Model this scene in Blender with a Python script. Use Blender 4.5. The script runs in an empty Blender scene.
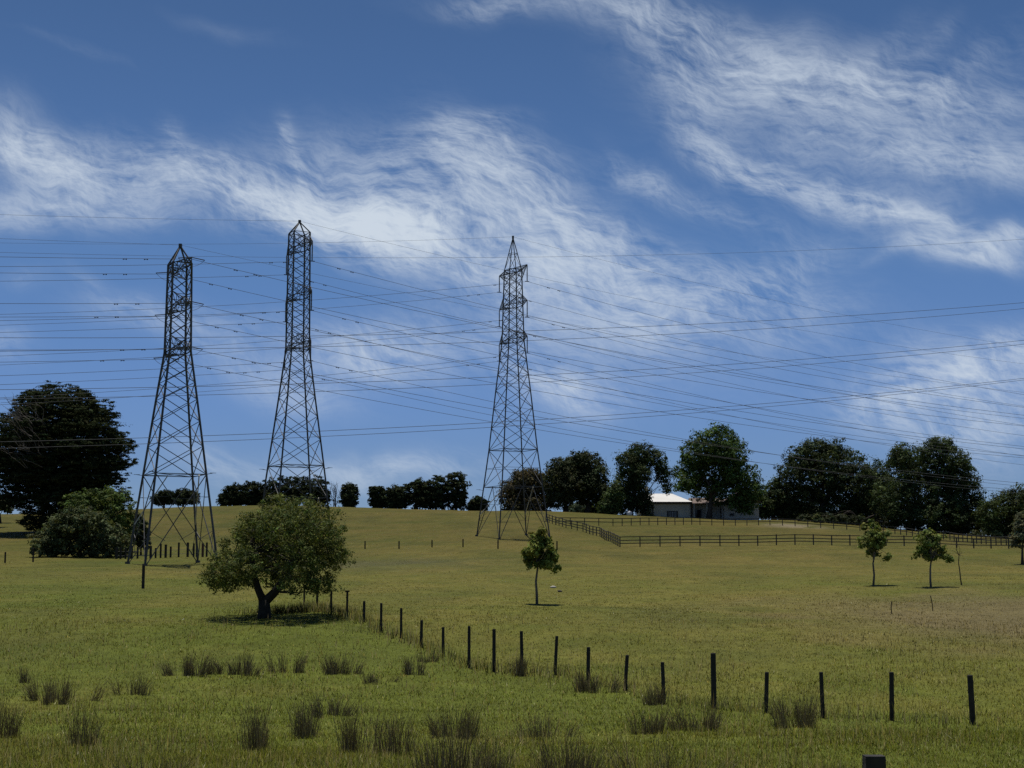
import bpy, math, random
import numpy as np
from math import radians as R, sin, cos, tan, pi

# ------------------------------------------------------------------ basics
sc = bpy.context.scene
col = sc.collection
rng = np.random.default_rng(11)
random.seed(5)
F = 1538.0                      # focal length in pixels of the 1024 wide frame
PITCH = R(6.75)
CP, SP = cos(PITCH), sin(PITCH)

def ray(x, y):
    a, b = (x - 512) / F, (384 - y) / F
    X, Y, Z = a, CP - b * SP, SP + b * CP
    return X / Y, Z / Y         # direction per metre of depth (Y)

def pz(y, Y):                   # height of image row y at depth Y
    return ray(512, y)[1] * Y

def pxy(x, y, Y):
    u, v = ray(x, y)
    return np.array((u * Y, Y, v * Y))

# ------------------------------------------------------------------ noise
def vnoise(x, y, seed=0):
    x = np.asarray(x, float); y = np.asarray(y, float)
    xi = np.floor(x).astype(np.int64); yi = np.floor(y).astype(np.int64)
    fx = x - xi; fy = y - yi
    fx = fx * fx * fx * (fx * (fx * 6 - 15) + 10); fy = fy * fy * fy * (fy * (fy * 6 - 15) + 10)
    def h(a, b):
        n = (a * 374761393 + b * 668265263 + seed * 974711) & 0x7fffffff
        n = ((n ^ (n >> 13)) * 1274126177) & 0x7fffffff
        return ((n ^ (n >> 16)) & 0xffff) / 65535.0
    a = h(xi, yi); b = h(xi + 1, yi); c = h(xi, yi + 1); d = h(xi + 1, yi + 1)
    return (a * (1 - fx) + b * fx) * (1 - fy) + (c * (1 - fx) + d * fx) * fy

def fbm(x, y, seed=0, o=4):
    s = 0; a = .5; t = 0
    for i in range(o):
        s = s + a * vnoise(x * 2 ** i + 17.3 * i, y * 2 ** i - 9.1 * i, seed + i); t += a; a *= .5
    return s / t

# ------------------------------------------------------------------ terrain
ROWS_Z = {-80: -.6, -30: -1.4, 0: -1.95, 8: -2.4, 20: -2.75}
ROWS_P = {35: (724,) * 5, 50: (671, 671, 671, 668, 665), 70: (617, 617, 618, 622, 625), 85: (600, 600, 603, 604, 605),
          105: (585, 586, 588, 588, 587), 150: (564, 564, 562, 563, 564), 185: (553, 552, 547, 546, 549),
          210: (542, 541, 537, 538, 545), 250: (527, 522, 520, 527, 541), 300: (514, 505.5, 511, 520, 538)}
COLX = np.array([(c - 512) / F for c in (0, 256, 512, 768, 1024)])
ty, tz = [], []
for Y, z in ROWS_Z.items():
    ty.append(Y); tz.append([z] * 5)
for Y, ys in ROWS_P.items():
    ty.append(Y); tz.append([pz(y, Y) for y in ys])
last = tz[-1]
for Y, dz in ((330, .3), (420, -.5), (900, -6), (4000, -30)):
    ty.append(Y); tz.append([z + dz for z in last])
ty = np.array(ty, float); tz = np.array(tz, float)
def slopes(x, y):
    d = np.diff(y, axis=0) / np.diff(x)[:, None]
    m = np.zeros_like(y); m[0] = d[0]; m[-1] = d[-1]
    h = np.diff(x)
    for i in range(1, len(x) - 1):
        w = (h[i] * d[i - 1] + h[i - 1] * d[i]) / (h[i] + h[i - 1]); m[i] = w
    return m
tm = slopes(ty, tz)
def terr(X, Y):
    X = np.asarray(X, float); Y = np.asarray(Y, float); shp = np.broadcast(X, Y).shape
    X = np.broadcast_to(X, shp).ravel(); Y = np.broadcast_to(Y, shp).ravel()
    Yc = np.clip(Y, ty[0], ty[-1])
    i = np.clip(np.searchsorted(ty, Yc) - 1, 0, len(ty) - 2)
    h = ty[i + 1] - ty[i]; t = (Yc - ty[i]) / h
    h00 = (2 * t ** 3 - 3 * t ** 2 + 1)[:, None]; h10 = ((t ** 3 - 2 * t ** 2 + t) * h)[:, None]
    h01 = (-2 * t ** 3 + 3 * t ** 2)[:, None]; h11 = ((t ** 3 - t ** 2) * h)[:, None]
    zr = h00 * tz[i] + h10 * tm[i] + h01 * tz[i + 1] + h11 * tm[i + 1]
    u = np.clip(X / np.maximum(Y, 25.), COLX[0], COLX[-1])
    j = np.clip(np.searchsorted(COLX, u) - 1, 0, 3)
    s = (u - COLX[j]) / (COLX[j + 1] - COLX[j]); s = s * s * (3 - 2 * s)
    k = np.arange(len(j))
    z = zr[k, j] * (1 - s) + zr[k, j + 1] * s
    z = z + (vnoise(X / 1.9, Y / 1.9, 3) - .5) * .07 + (vnoise(X / 7., Y / 7., 4) - .5) * .16
    return z.reshape(shp)

def ground_at(x, y):            # where the sight line through a picture point meets the ground
    u, v = ray(x, y)
    ys = np.arange(6., 420., .1)
    hit = v * ys <= terr(u * ys, ys)
    Y = float(ys[np.argmax(hit)]) if hit.any() else 420.
    return np.array((u * Y, Y, float(terr(u * Y, Y))))

def base_at(x, Y, y=540):
    u = ray(x, y)[0]
    return np.array((u * Y, Y, float(terr(u * Y, Y))))

# ------------------------------------------------------------------ materials
def new_mat(name):
    m = bpy.data.materials.new(name); m.use_nodes = True
    nt = m.node_tree; nt.nodes.clear()
    return m, nt, nt.nodes.new('ShaderNodeOutputMaterial')

def N(nt, kind, **kw):
    n = nt.nodes.new(kind)
    for k, v in kw.items():
        if k.startswith('i_'):
            n.inputs[int(k[2:])].default_value = v
        else:
            setattr(n, k, v)
    return n

def solid(name, rgb, rough=.8, metal=0., var=.25, scale=6., bump=0.):
    m, nt, out = new_mat(name)
    L = nt.links
    p = N(nt, 'ShaderNodeBsdfPrincipled'); p.inputs['Roughness'].default_value = rough; p.inputs['Metallic'].default_value = metal
    p.inputs['Specular IOR Level'].default_value = .3
    tc = N(nt, 'ShaderNodeTexCoord'); nz = N(nt, 'ShaderNodeTexNoise')
    nz.inputs['Scale'].default_value = scale; nz.inputs['Detail'].default_value = 6
    L.new(tc.outputs['Object'], nz.inputs['Vector'])
    mr = N(nt, 'ShaderNodeMapRange'); mr.inputs[1].default_value = .3; mr.inputs[2].default_value = .7
    mr.inputs[3].default_value = 1 - var; mr.inputs[4].default_value = 1 + var
    L.new(nz.outputs['Fac'], mr.inputs[0])
    mx = N(nt, 'ShaderNodeVectorMath', operation='SCALE'); mx.inputs[0].default_value = rgb
    L.new(mr.outputs[0], mx.inputs['Scale']); L.new(mx.outputs[0], p.inputs['Base Color'])
    if bump:
        b = N(nt, 'ShaderNodeBump'); b.inputs['Strength'].default_value = bump; b.inputs['Distance'].default_value = .05
        L.new(nz.outputs['Fac'], b.inputs['Height']); L.new(b.outputs[0], p.inputs['Normal'])
    L.new(p.outputs[0], out.inputs[0])
    return m

def leafmat(name, trans=.25, rough=.6, spec=.25):
    m, nt, out = new_mat(name); L = nt.links
    at = N(nt, 'ShaderNodeAttribute', attribute_name='col')
    p = N(nt, 'ShaderNodeBsdfPrincipled'); p.inputs['Roughness'].default_value = rough; p.inputs['Specular IOR Level'].default_value = spec
    t = N(nt, 'ShaderNodeBsdfTranslucent')
    sc_ = N(nt, 'ShaderNodeVectorMath', operation='MULTIPLY'); sc_.inputs[1].default_value = (1.25, 1.2, .7)
    mx = N(nt, 'ShaderNodeMixShader'); mx.inputs[0].default_value = trans
    L.new(at.outputs['Color'], p.inputs['Base Color']); L.new(at.outputs['Color'], sc_.inputs[0]); L.new(sc_.outputs[0], t.inputs[0])
    L.new(p.outputs[0], mx.inputs[1]); L.new(t.outputs[0], mx.inputs[2]); L.new(mx.outputs[0], out.inputs[0])
    return m

M = {}
M['leaf'] = leafmat('leaf', .25, .75, .12)
M['needle'] = leafmat('needle', .1, .9, .04)
M['grass'] = leafmat('grass', .45, .7, .15)
M['bark'] = solid('bark', (.07, .055, .042), .9, 0, .4, 5, .6)
M['dark_bark'] = solid('dark_bark', (.035, .03, .024), .95, 0, .4, 6, .6)
M['grey_bark'] = solid('grey_bark', (.14, .125, .105), .9, 0, .35, 8, .5)
M['dead'] = solid('dead_wood', (.11, .095, .08), .9, 0, .3, 8)
M['post'] = solid('post_wood', (.034, .03, .025), .9, 0, .4, 9, .5)
M['rail'] = solid('rail_wood', (.075, .066, .055), .9, 0, .35, 3, .4)
M['rust_post'] = solid('rust_post', (.1, .05, .035), .9, 0, .35, 9, .4)
M['steel'] = solid('steel', (.075, .075, .075), .6, .1, .3, .8)
M['sunlit_steel'] = solid('sunlit_steel', (.4, .38, .33), .5, .2, .25, .8)  # pale copy of the steel, sunlight put into its colour
M['insul'] = solid('insulator', (.06, .055, .055), .3, 0, .2, 3)
M['wire'] = solid('wire', (.085, .085, .088), .8, 0, .2, 2)
M['wall'] = solid('render_wall', (.56, .54, .46), .85, 0, .1, .7)
M['wall2'] = solid('weatherboard', (.55, .53, .47), .85, 0, .1, .5)
M['roof_w'] = solid('pale_metal_roof', (.7, .69, .66), .5, 0, .07, .4)
M['roof_b'] = solid('brown_tile', (.16, .12, .10), .8, 0, .3, 2.5)
M['fascia'] = solid('dark_fascia', (.035, .033, .03), .7, 0, .2, 2)
M['frame'] = solid('window_frame', (.5, .5, .49), .6, 0, .1, 2)
M['glass'] = solid('window_glass', (.02, .028, .035), .08, 0, .2, 1)
M['white'] = solid('white_paint', (.75, .75, .73), .35, 0, .05, 1)
M['tyre'] = solid('tyre', (.02, .02, .02), .8)
M['stone'] = solid('stone', (.42, .4, .34), .9, 0, .25, 5, .4)

# ------------------------------------------------------------------ mesh helpers
class MB:
    def __init__(s): s.v = []; s.f = []; s.n = 0
    def add(s, V, Fs):
        V = np.asarray(V, float); s.v.append(V); s.f += [tuple(int(i) + s.n for i in f) for f in Fs]; s.n += len(V); return s
    def bar(s, p, q, w, h=None):
        p = np.asarray(p, float); q = np.asarray(q, float); d = q - p; L = np.linalg.norm(d)
        if L < 1e-6: return s
        d /= L; up = np.array((0, 0, 1.)) if abs(d[2]) < .9 else np.array((0, 1., 0))
        a = np.cross(d, up); a /= np.linalg.norm(a); b = np.cross(a, d); h = h or w
        a = a * w / 2; b = b * h / 2
        V = [p - a - b, p + a - b, p + a + b, p - a + b, q - a - b, q + a - b, q + a + b, q - a + b]
        return s.add(V, [(0, 3, 2, 1), (4, 5, 6, 7), (0, 1, 5, 4), (1, 2, 6, 5), (2, 3, 7, 6), (3, 0, 4, 7)])
    def box(s, x0, x1, y0, y1, z0, z1):
        V = [(x0, y0, z0), (x1, y0, z0), (x1, y1, z0), (x0, y1, z0), (x0, y0, z1), (x1, y0, z1), (x1, y1, z1), (x0, y1, z1)]
        return s.add(V, [(0, 3, 2, 1), (4, 5, 6, 7), (0, 1, 5, 4), (1, 2, 6, 5), (2, 3, 7, 6), (3, 0, 4, 7)])
    def tube(s, P, rad, n=6, cap=True):
        P = np.asarray(P, float); m = len(P)
        rad = np.broadcast_to(np.asarray(rad, float), (m,))
        T = np.gradient(P, axis=0); T /= np.maximum(np.linalg.norm(T, axis=1), 1e-9)[:, None]
        ref = np.array((0, 0, 1.)) if abs(T[0][2]) < .9 else np.array((1., 0, 0))
        V = []
        for i in range(m):
            a = np.cross(T[i], ref); a /= max(np.linalg.norm(a), 1e-9); b = np.cross(T[i], a); ref = np.cross(a, T[i])
            for k in range(n):
                an = 2 * pi * k / n
                V.append(P[i] + rad[i] * (cos(an) * a + sin(an) * b))
        Fs = []
        for i in range(m - 1):
            for k in range(n):
                Fs.append((i * n + k, i * n + (k + 1) % n, (i + 1) * n + (k + 1) % n, (i + 1) * n + k))
        if cap:
            Fs.append(tuple(range(n - 1, -1, -1))); Fs.append(tuple((m - 1) * n + k for k in range(n)))
        return s.add(V, Fs)
    def build(s, name, mat, parent=None, org=(0, 0, 0), loc=None, smooth=False):
        V = np.concatenate(s.v) - np.asarray(org, float)
        me = bpy.data.meshes.new(name); me.from_pydata(V.tolist(), [], s.f); me.update()
        if smooth: me.polygons.foreach_set('use_smooth', [True] * len(me.polygons))
        return link(name, me, mat, parent, loc)

def link(name, me, mat, parent=None, loc=None):
    me.materials.append(mat)
    o = bpy.data.objects.new(name, me); col.objects.link(o)
    if parent: o.parent = parent
    if loc is not None: o.location = loc
    return o

def tag(o, label=None, cat=None, group=None, kind=None):
    if label: o['label'] = label
    if cat: o['category'] = cat
    if group: o['group'] = group
    if kind: o['kind'] = kind
    return o

def thing(name, loc, label, cat, group=None):
    o = bpy.data.objects.new(name, None); col.objects.link(o); o.location = [float(c) for c in loc]
    o.empty_display_size = .3
    return tag(o, label, cat, group)

def copy_tree(o, parent=None):
    c = o.copy(); col.objects.link(c)
    if parent: c.parent = parent
    for ch in list(o.children): copy_tree(ch, c)
    return c

def poly_mesh(name, V, nper, colors=None, normals=None):
    """V: (n, nper, 3) separate polygons"""
    n = len(V); me = bpy.data.meshes.new(name)
    me.vertices.add(n * nper); me.vertices.foreach_set('co', np.ascontiguousarray(V, dtype=np.float32).ravel())
    me.loops.add(n * nper); me.loops.foreach_set('vertex_index', np.arange(n * nper, dtype=np.int32))
    me.polygons.add(n); me.polygons.foreach_set('loop_start', np.arange(0, n * nper, nper, dtype=np.int32))
    me.polygons.foreach_set('loop_total', np.full(n, nper, dtype=np.int32))
    me.update(calc_edges=True)
    if colors is not None:
        a = me.attributes.new('col', 'FLOAT_COLOR', 'FACE')
        c = np.ones((n, 4), np.float32); c[:, :3] = colors
        a.data.foreach_set('color', c.ravel())
    if normals is not None:
        me.polygons.foreach_set('use_smooth', [True] * n)
        me.normals_split_custom_set_from_vertices(np.repeat(normals, nper, axis=0).astype(np.float32))
    return me

def unit(a): return a / np.maximum(np.linalg.norm(a, axis=-1, keepdims=True), 1e-9)

def leaf_cards(C, Nn, L, W, rg, along=None):
    n = len(C)
    t = rg.normal(size=(n, 3)) if along is None else along + rg.normal(size=(n, 3)) * .45
    t = unit(t - (t * Nn).sum(1, keepdims=True) * Nn); b = np.cross(Nn, t)
    L = L[:, None] / 2; W = W[:, None] / 2
    k = t * L * .15
    return np.stack([C - t * L, C + b * W - k, C + t * L, C - b * W - k], axis=1)

def crown(lobes, nclump, per, leaf, clump_r, rgb, rg, flat=.7, up=.5, fill=.25, aspect=.6, outward=False, lv=.22, cv=.25, hue=(.1, .03), shell=.12, twist=1.0, ragged=.1):
    lobes = np.asarray(lobes, float)
    w = (lobes[:, 3] * lobes[:, 5] + lobes[:, 4] * lobes[:, 5] + lobes[:, 3] * lobes[:, 4]); w = w / w.sum()
    li = rg.choice(len(lobes), nclump, p=w)
    d = unit(rg.normal(size=(nclump, 3)))
    rho = 1 - np.abs(rg.normal(size=nclump)) * shell
    inner = rg.random(nclump) < fill
    rho = np.where(inner, rg.random(nclump) ** .4 * .85, rho)
    bump = 1 + ragged * rg.normal(size=nclump) * (~inner)
    C = lobes[li, :3] + d * lobes[li, 3:6] * (rho * bump)[:, None]
    cb = np.exp(rg.normal(size=nclump) * cv); ch = rg.normal(size=nclump)
    cs = clump_r * np.exp(rg.normal(size=nclump) * .3)
    K = nclump * per
    ci = np.repeat(np.arange(nclump), per)
    od = unit(rg.normal(size=(K, 3))); off = od * (rg.random(K) ** .5 * 1.05)[:, None] * cs[ci][:, None]; off[:, 2] *= flat
    P = C[ci] + off
    out = d[ci] * .3 + od * .8
    nn = unit(out + np.array((0, 0, up)) + rg.normal(size=(K, 3)) * .38 * twist)
    L = leaf * np.exp(rg.normal(size=K) * .3)
    al = None
    if outward:
        al = d[ci] * np.array((1, 1, .3)) + np.array((0, 0, .15))
    V = leaf_cards(P, nn, L, L * aspect, rg, al)
    br = cb[ci] * np.exp(rg.normal(size=K) * lv)
    c = np.array(rgb)[None, :] * br[:, None]
    c[:, 0] *= 1 + hue[0] * ch[ci] + .06 * rg.normal(size=K); c[:, 2] *= 1 - hue[1] * ch[ci]
    return V, np.clip(c, .002, .8)

def limb(mb, a, b, r0, r1, rg, n=6, bend=.12, seg=6):
    a = np.asarray(a, float); b = np.asarray(b, float); L = np.linalg.norm(b - a)
    t = np.linspace(0, 1, seg + 1)[:, None]
    P = a * (1 - t) + b * t
    w = rg.normal(size=3) * bend * L
    P = P + np.sin(pi * t) * w + rg.normal(size=P.shape) * .015 * L * np.sin(pi * t)
    P[:, 2] += (np.sin(pi * t) * L * .06)[:, 0]
    mb.tube(P, r0 + (r1 - r0) * t[:, 0] ** .8, n)
    return P

def make_tree(name, label, cat, base, lobes, nclump, per, leaf, clump_r, rgb, trunk=None, trunk_r=.3, mat='leaf', bark='bark', group=None, seed=1, limbs=8, gain=1.3, **kw):
    """lobes in world coordinates (cx,cy,cz,rx,ry,rz)"""
    rg = np.random.default_rng(seed)
    base = np.asarray(base, float)
    root = thing(name, base, label, cat, group)
    lobes = np.asarray(lobes, float)
    V, c = crown(lobes, nclump, per, leaf, clump_r, tuple(q * gain for q in rgb), rg, **kw)
    me = poly_mesh('crown', V - base, 4, c)
    link('crown', me, M[mat], root)
    mb = MB()
    cen = (lobes[:, :3] * lobes[:, 3:4]).sum(0) / lobes[:, 3].sum()
    if trunk is None:
        fork = base + np.array((0, 0, max(.6, (cen[2] - base[2]) * .45)))
        fork[:2] += (cen[:2] - base[:2]) * .25
        trunk = [base - np.array((0, 0, .25)), base + (fork - base) * .4, fork]
    P = np.array(trunk, float)
    rr = np.linspace(1.25, .8, len(P)) * trunk_r; rr[0] *= 1.25
    mb.tube(P, rr, 9)
    top = P[-1]
    order = np.argsort(-lobes[:, 3])[:limbs]
    for i in order:
        e = lobes[i, :3] + rg.normal(size=3) * .2 * lobes[i, 3:6]
        Q = limb(mb, top - np.array((0, 0, .1)), e, trunk_r * .55, trunk_r * .12, rg)
        for k in range(3):
            s = Q[rg.integers(2, len(Q))]
            e2 = lobes[i, :3] + unit(rg.normal(size=3)) * lobes[i, 3:6] * .85
            limb(mb, s, e2, trunk_r * .16, trunk_r * .05, rg, 5)
    mb.build('trunk', M[bark], root, base, smooth=True)
    return root

def plobes(lst, Y, depth=1.0):
    """(x, y, rx, ry[, dy]) in picture units at depth Y -> world lobes"""
    out = []
    xs_ = [l[0] for l in lst]; wid = max(max(l[0] + l[2] for l in lst) - min(l[0] - l[2] for l in lst), 1) / 2 * Y / F
    rr_ = np.random.default_rng(int(abs(lst[0][0] * 7 + lst[0][1])))
    for i_, l in enumerate(lst):
        x, y, rx, ry = l[:4]; dy = l[4] if len(l) > 4 else (0. if i_ == 0 else rr_.uniform(-1, 1) * max(0, wid * .75 - rx * Y / F * .5))
        k = (Y + dy) / F
        c = pxy(x, y, Y + dy)
        out.append((c[0], c[1], c[2], rx * k, (rx + ry) / 2 * k * depth, ry * k))
    return out

# ------------------------------------------------------------------ sun direction and camera
SUN = unit(np.array((-.07, .25, 1.0)))
cam = bpy.data.cameras.new('camera'); co = bpy.data.objects.new('camera', cam); col.objects.link(co)
co.location = (0, 0, 0); co.rotation_euler = (R(90) + PITCH, 0, 0)
cam.sensor_fit = 'HORIZONTAL'; cam.sensor_width = 36; cam.lens = F / 1024 * 36; cam.clip_end = 20000; cam.clip_start = .1
sc.camera = co

# ------------------------------------------------------------------ fence line posts
POSTS = [(973, 675, 725), (892, 672, 721), (823, 672, 718), (766, 672, 713), (714, 653, 708), (664, 662, 703), (625, 655, 691),
         (588, 647, 684), (555, 636, 675), (522, 631, 673), (494, 629, 672), (469, 626, 668), (443, 627, 656), (421, 620, 647),
         (401, 608, 638), (381, 603, 632), (364, 601, 622), (347, 592, 617), (331, 590, 613), (317, 585, 609.5), (304, 585, 606)]
PB = [ground_at(x, y1) for x, y0, y1 in POSTS]
fx = np.array([p[0] for p in PB]); fy = np.array([p[1] for p in PB])

def gcol(X, Y):
    """sward colour with blade self-shadow worked in: green in the near paddock, drier on the slope, a brown patch at the right"""
    X = np.asarray(X, float); Y = np.asarray(Y, float)
    o = np.argsort(fx)
    fl = np.interp(X, fx[o], fy[o])
    beyond = 1 / (1 + np.exp(-(Y - fl - .3 + (fbm(X / 5, Y / 5, 31) - .5) * 5) / .8))
    beyond = np.where(X < fx.min(), np.clip((Y - 78) / 50, 0, 1) * .8, beyond)
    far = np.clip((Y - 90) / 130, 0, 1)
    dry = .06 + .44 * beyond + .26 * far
    n1 = fbm(X / 14, Y / 22, 41); n2 = fbm(X / 3.2, Y / 5, 52); n3 = fbm(X / .9, Y / 1.2, 63)
    near = np.clip((40 - Y) / 12, 0, 1)
    n5 = fbm(X / 9, Y / 2.6, 83)
    dry = dry + (n1 - .5) * .8 * (1 - .7 * near) + (n2 - .5) * .6 + (n3 - .5) * .35 + (n5 - .5) * .9 * far - .08 * near
    dry = np.clip(dry, 0, 1)
    dark = np.clip((fbm(X / 6 + 50, Y / 9, 77) - .52) * 4, 0, 1)
    br = np.exp(-(((X - 22.5) / 8.5) ** 2 + ((Y - 71) / 14) ** 2)) * 1.15 + .9 * np.exp(-(((X - 31) / 9) ** 2 + ((Y - 88) / 10) ** 2))
    br = np.clip(br + (n2 - .5) * .8 * (br > .08), 0, 1)
    sand = np.exp(-(((X - 47) / 4.5) ** 2 + ((Y - 258) / 9) ** 2)) * (n3 > .35)
    G = np.array((.084, .100, .0145)); S = np.array((.155, .127, .031)); D = np.array((.062, .072, .015)); B = np.array((.136, .108, .052))
    e = lambda a: np.asarray(a)[..., None]
    c = G * (1 - e(dry)) + S * e(dry)
    c = c * (1 - .45 * e(dark)) + D * .45 * e(dark)
    c = c * (1 - .8 * e(br)) + B * .8 * e(br)
    weed = np.clip(np.exp(-(((X + 13) / 9) ** 2 + ((Y - 148) / 12) ** 2)) * 1.6 * fbm(X / 3, Y / 4, 19), 0, .8)
    c = c * (1 - .6 * e(weed)) + np.array((.085, .08, .05)) * .6 * e(weed)
    c = c * (1 - .8 * e(sand)) + np.array((.34, .28, .19)) * .8 * e(sand)
    return c * GK * e(1 - .36 * far) * e(1 + .23 * np.clip((62 - Y) / 30, 0, 1))  # far turf darkened for blade self-shadow, near turf lightened to offset it
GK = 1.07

# ------------------------------------------------------------------ ground
def build_ground():
    gx = np.sinh(np.linspace(-1, 1, 401) * 5.2) / math.sinh(5.2) * 2600
    s = np.linspace(0, 1, 430)
    gy = np.concatenate([np.linspace(-70, 6, 34), 7 + (np.exp(s * 6.2) - 1) / (math.exp(6.2) - 1) * 3900])
    X, Y = np.meshgrid(gx, gy)
    Z = terr(X, Y)
    nx, ny = len(gx), len(gy)
    V = np.stack([X, Y, Z], -1).reshape(-1, 3)
    i = np.arange((ny - 1) * (nx - 1)); r = i // (nx - 1); c = i % (nx - 1); a = r * nx + c
    Q = np.stack([a, a + 1, a + nx + 1, a + nx], 1)
    me = bpy.data.meshes.new('ground')
    me.vertices.add(len(V)); me.vertices.foreach_set('co', V.astype(np.float32).ravel())
    me.loops.add(Q.size); me.loops.foreach_set('vertex_index', Q.astype(np.int32).ravel())
    me.polygons.add(len(Q)); me.polygons.foreach_set('loop_start', np.arange(0, Q.size, 4, dtype=np.int32))
    me.polygons.foreach_set('loop_total', np.full(len(Q), 4, np.int32)); me.update(calc_edges=True)
    me.polygons.foreach_set('use_smooth', [True] * len(Q))
    at = me.attributes.new('col', 'FLOAT_COLOR', 'POINT')
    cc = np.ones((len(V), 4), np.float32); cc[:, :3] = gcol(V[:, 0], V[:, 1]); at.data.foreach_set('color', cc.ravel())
    m, nt, out = new_mat('pasture'); L = nt.links
    a_ = N(nt, 'ShaderNodeAttribute', attribute_name='col')
    tc = N(nt, 'ShaderNodeTexCoord')
    prev = a_.outputs['Color']
    hsum = None
    for sc_, lo, hi, det in ((9., .72, 1.26, 8), (1.6, .78, 1.22, 5), (.35, .85, 1.15, 4)):
        nz = N(nt, 'ShaderNodeTexNoise'); nz.inputs['Scale'].default_value = sc_; nz.inputs['Detail'].default_value = det; nz.inputs['Roughness'].default_value = .7
        mp = N(nt, 'ShaderNodeMapping'); mp.inputs['Scale'].default_value = (1, .7, 1)
        L.new(tc.outputs['Object'], mp.inputs[0]); L.new(mp.outputs[0], nz.inputs['Vector'])
        mr = N(nt, 'ShaderNodeMapRange'); mr.inputs[1].default_value = .3; mr.inputs[2].default_value = .7; mr.inputs[3].default_value = lo; mr.inputs[4].default_value = hi
        L.new(nz.outputs['Fac'], mr.inputs[0])
        v = N(nt, 'ShaderNodeVectorMath', operation='SCALE'); L.new(prev, v.inputs[0]); L.new(mr.outputs[0], v.inputs['Scale']); prev = v.outputs[0]
        if hsum is None: hsum = nz.outputs['Fac']
    p = N(nt, 'ShaderNodeBsdfPrincipled'); p.inputs['Roughness'].default_value = .95; p.inputs['Specular IOR Level'].default_value = .1
    b = N(nt, 'ShaderNodeBump'); b.inputs['Strength'].default_value = .7; b.inputs['Distance'].default_value = .12
    L.new(hsum, b.inputs['Height']); L.new(b.outputs[0], p.inputs['Normal'])
    L.new(prev, p.inputs['Base Color']); L.new(p.outputs[0], out.inputs[0])
    tag(link('ground', me, m), 'rolling grass paddock rising to a ridge', None, None, 'structure')
build_ground()

# ------------------------------------------------------------------ grass
def tri_blades(X, Y, H, W, rg, lean=.6):
    n = len(X); Z = terr(X, Y)
    a = rg.random(n) * 2 * pi; la = rg.random(n) * 2 * pi; l = np.abs(rg.normal(size=n)) * lean * H
    B = np.stack([X, Y, Z - .02], 1)
    w = np.stack([np.cos(a), np.sin(a), np.zeros(n)], 1) * (W / 2)[:, None]
    T = B + np.stack([np.cos(la) * l, np.sin(la) * l, H], 1)
    return np.stack([B - w, B + w, T], 1)

def build_grass():
    rg = np.random.default_rng(3)
    n = 330000
    # tufts thin out with distance
    y0, y1, e = 15., 300., -.55
    t = rg.random(n); Y = (y0 ** e + t * (y1 ** e - y0 ** e)) ** (1 / e)
    U = (rg.random(n) * 2 - 1) * .47
    X = U * Y
    per = 3
    Xb = np.repeat(X, per) + rg.normal(size=n * per) * .05 * np.repeat(np.sqrt(Y / 20), per)
    Yb = np.repeat(Y, per) + rg.normal(size=n * per) * .08 * np.repeat(np.sqrt(Y / 20), per)
    s = np.clip(Yb / 25, .8, 9)
    hn = fbm(Xb / 4, Yb / 6, 91)
    H = (.03 + .10 * rg.random(n * per) ** 2 * (.5 + hn)) * np.clip(1.15 - Yb / 220, .5, 1.)
    W = .0125 * s * (.6 + .8 * rg.random(n * per))
    V = tri_blades(Xb, Yb, H, W, rg, .7)
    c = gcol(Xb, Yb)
    br = np.exp(rg.normal(size=n * per) * np.where(Yb > 90, .2, .32))
    straw = rg.random(n * per) < .10
    c = c * br[:, None]
    c[straw] = np.array((.24, .2, .085)) * (br[straw][:, None])
    fl_ = rg.random(n * per) < .022
    c[fl_] = np.array((.42, .4, .24)) * (br[fl_][:, None])
    # seed stalks in the foreground
    m = 34000
    t = rg.random(m); Ys = 15 + (70 - 15) * t ** 2.0; Xs = (rg.random(m) * 2 - 1) * .47 * Ys
    keep = fbm(Xs / 3, Ys / 4, 15) > .5; Xs, Ys = Xs[keep], Ys[keep]; m = len(Xs)
    Hs = .16 + .22 * rg.random(m); Ws = .009 * np.clip(Ys / 25, .8, 3)
    Vs = tri_blades(Xs, Ys, Hs, Ws, rg, .25)
    cs = np.where((rg.random(m) < .5)[:, None], np.array((.2, .17, .08)), np.array((.07, .07, .025))) * np.exp(rg.normal(size=m) * .25)[:, None]
    # rank growth along the post row and under the round tree
    XX, YY = [], []
    for i in range(len(PB) - 1):
        k = 130
        tt = rg.random(k)[:, None]; q = PB[i] * (1 - tt) + PB[i + 1] * tt
        XX.append(q[:, 0] + rg.normal(size=k) * .35); YY.append(q[:, 1] + rg.normal(size=k) * .45)
    q = ground_at(300, 612); k = 1500
    XX.append(q[0] + rg.normal(size=k) * 1.3); YY.append(q[1] + rg.normal(size=k) * .5)
    XX = np.concatenate(XX); YY = np.concatenate(YY); k = len(XX)
    Hr = .15 + .4 * rg.random(k); Vr = tri_blades(XX, YY, Hr, .012 * np.clip(YY / 25, 1, 3), rg, .3)
    cr = np.where((rg.random(k) < .35)[:, None], np.array((.15, .13, .06)), np.array((.06, .07, .022))) * np.exp(rg.normal(size=k) * .3)[:, None]
    V = np.concatenate([V, Vs, Vr]); c = np.concatenate([c, cs, cr])
    nn = unit(rg.normal(size=(len(V), 3)) * .45 + np.array((0, 0, 1.)))
    me = poly_mesh('grass', V, 3, np.clip(c, 0, .6), nn)
    tag(link('grass', me, M['grass']), 'tufts of green and straw coloured pasture grass', 'grass', None, 'stuff')
build_grass()

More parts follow.
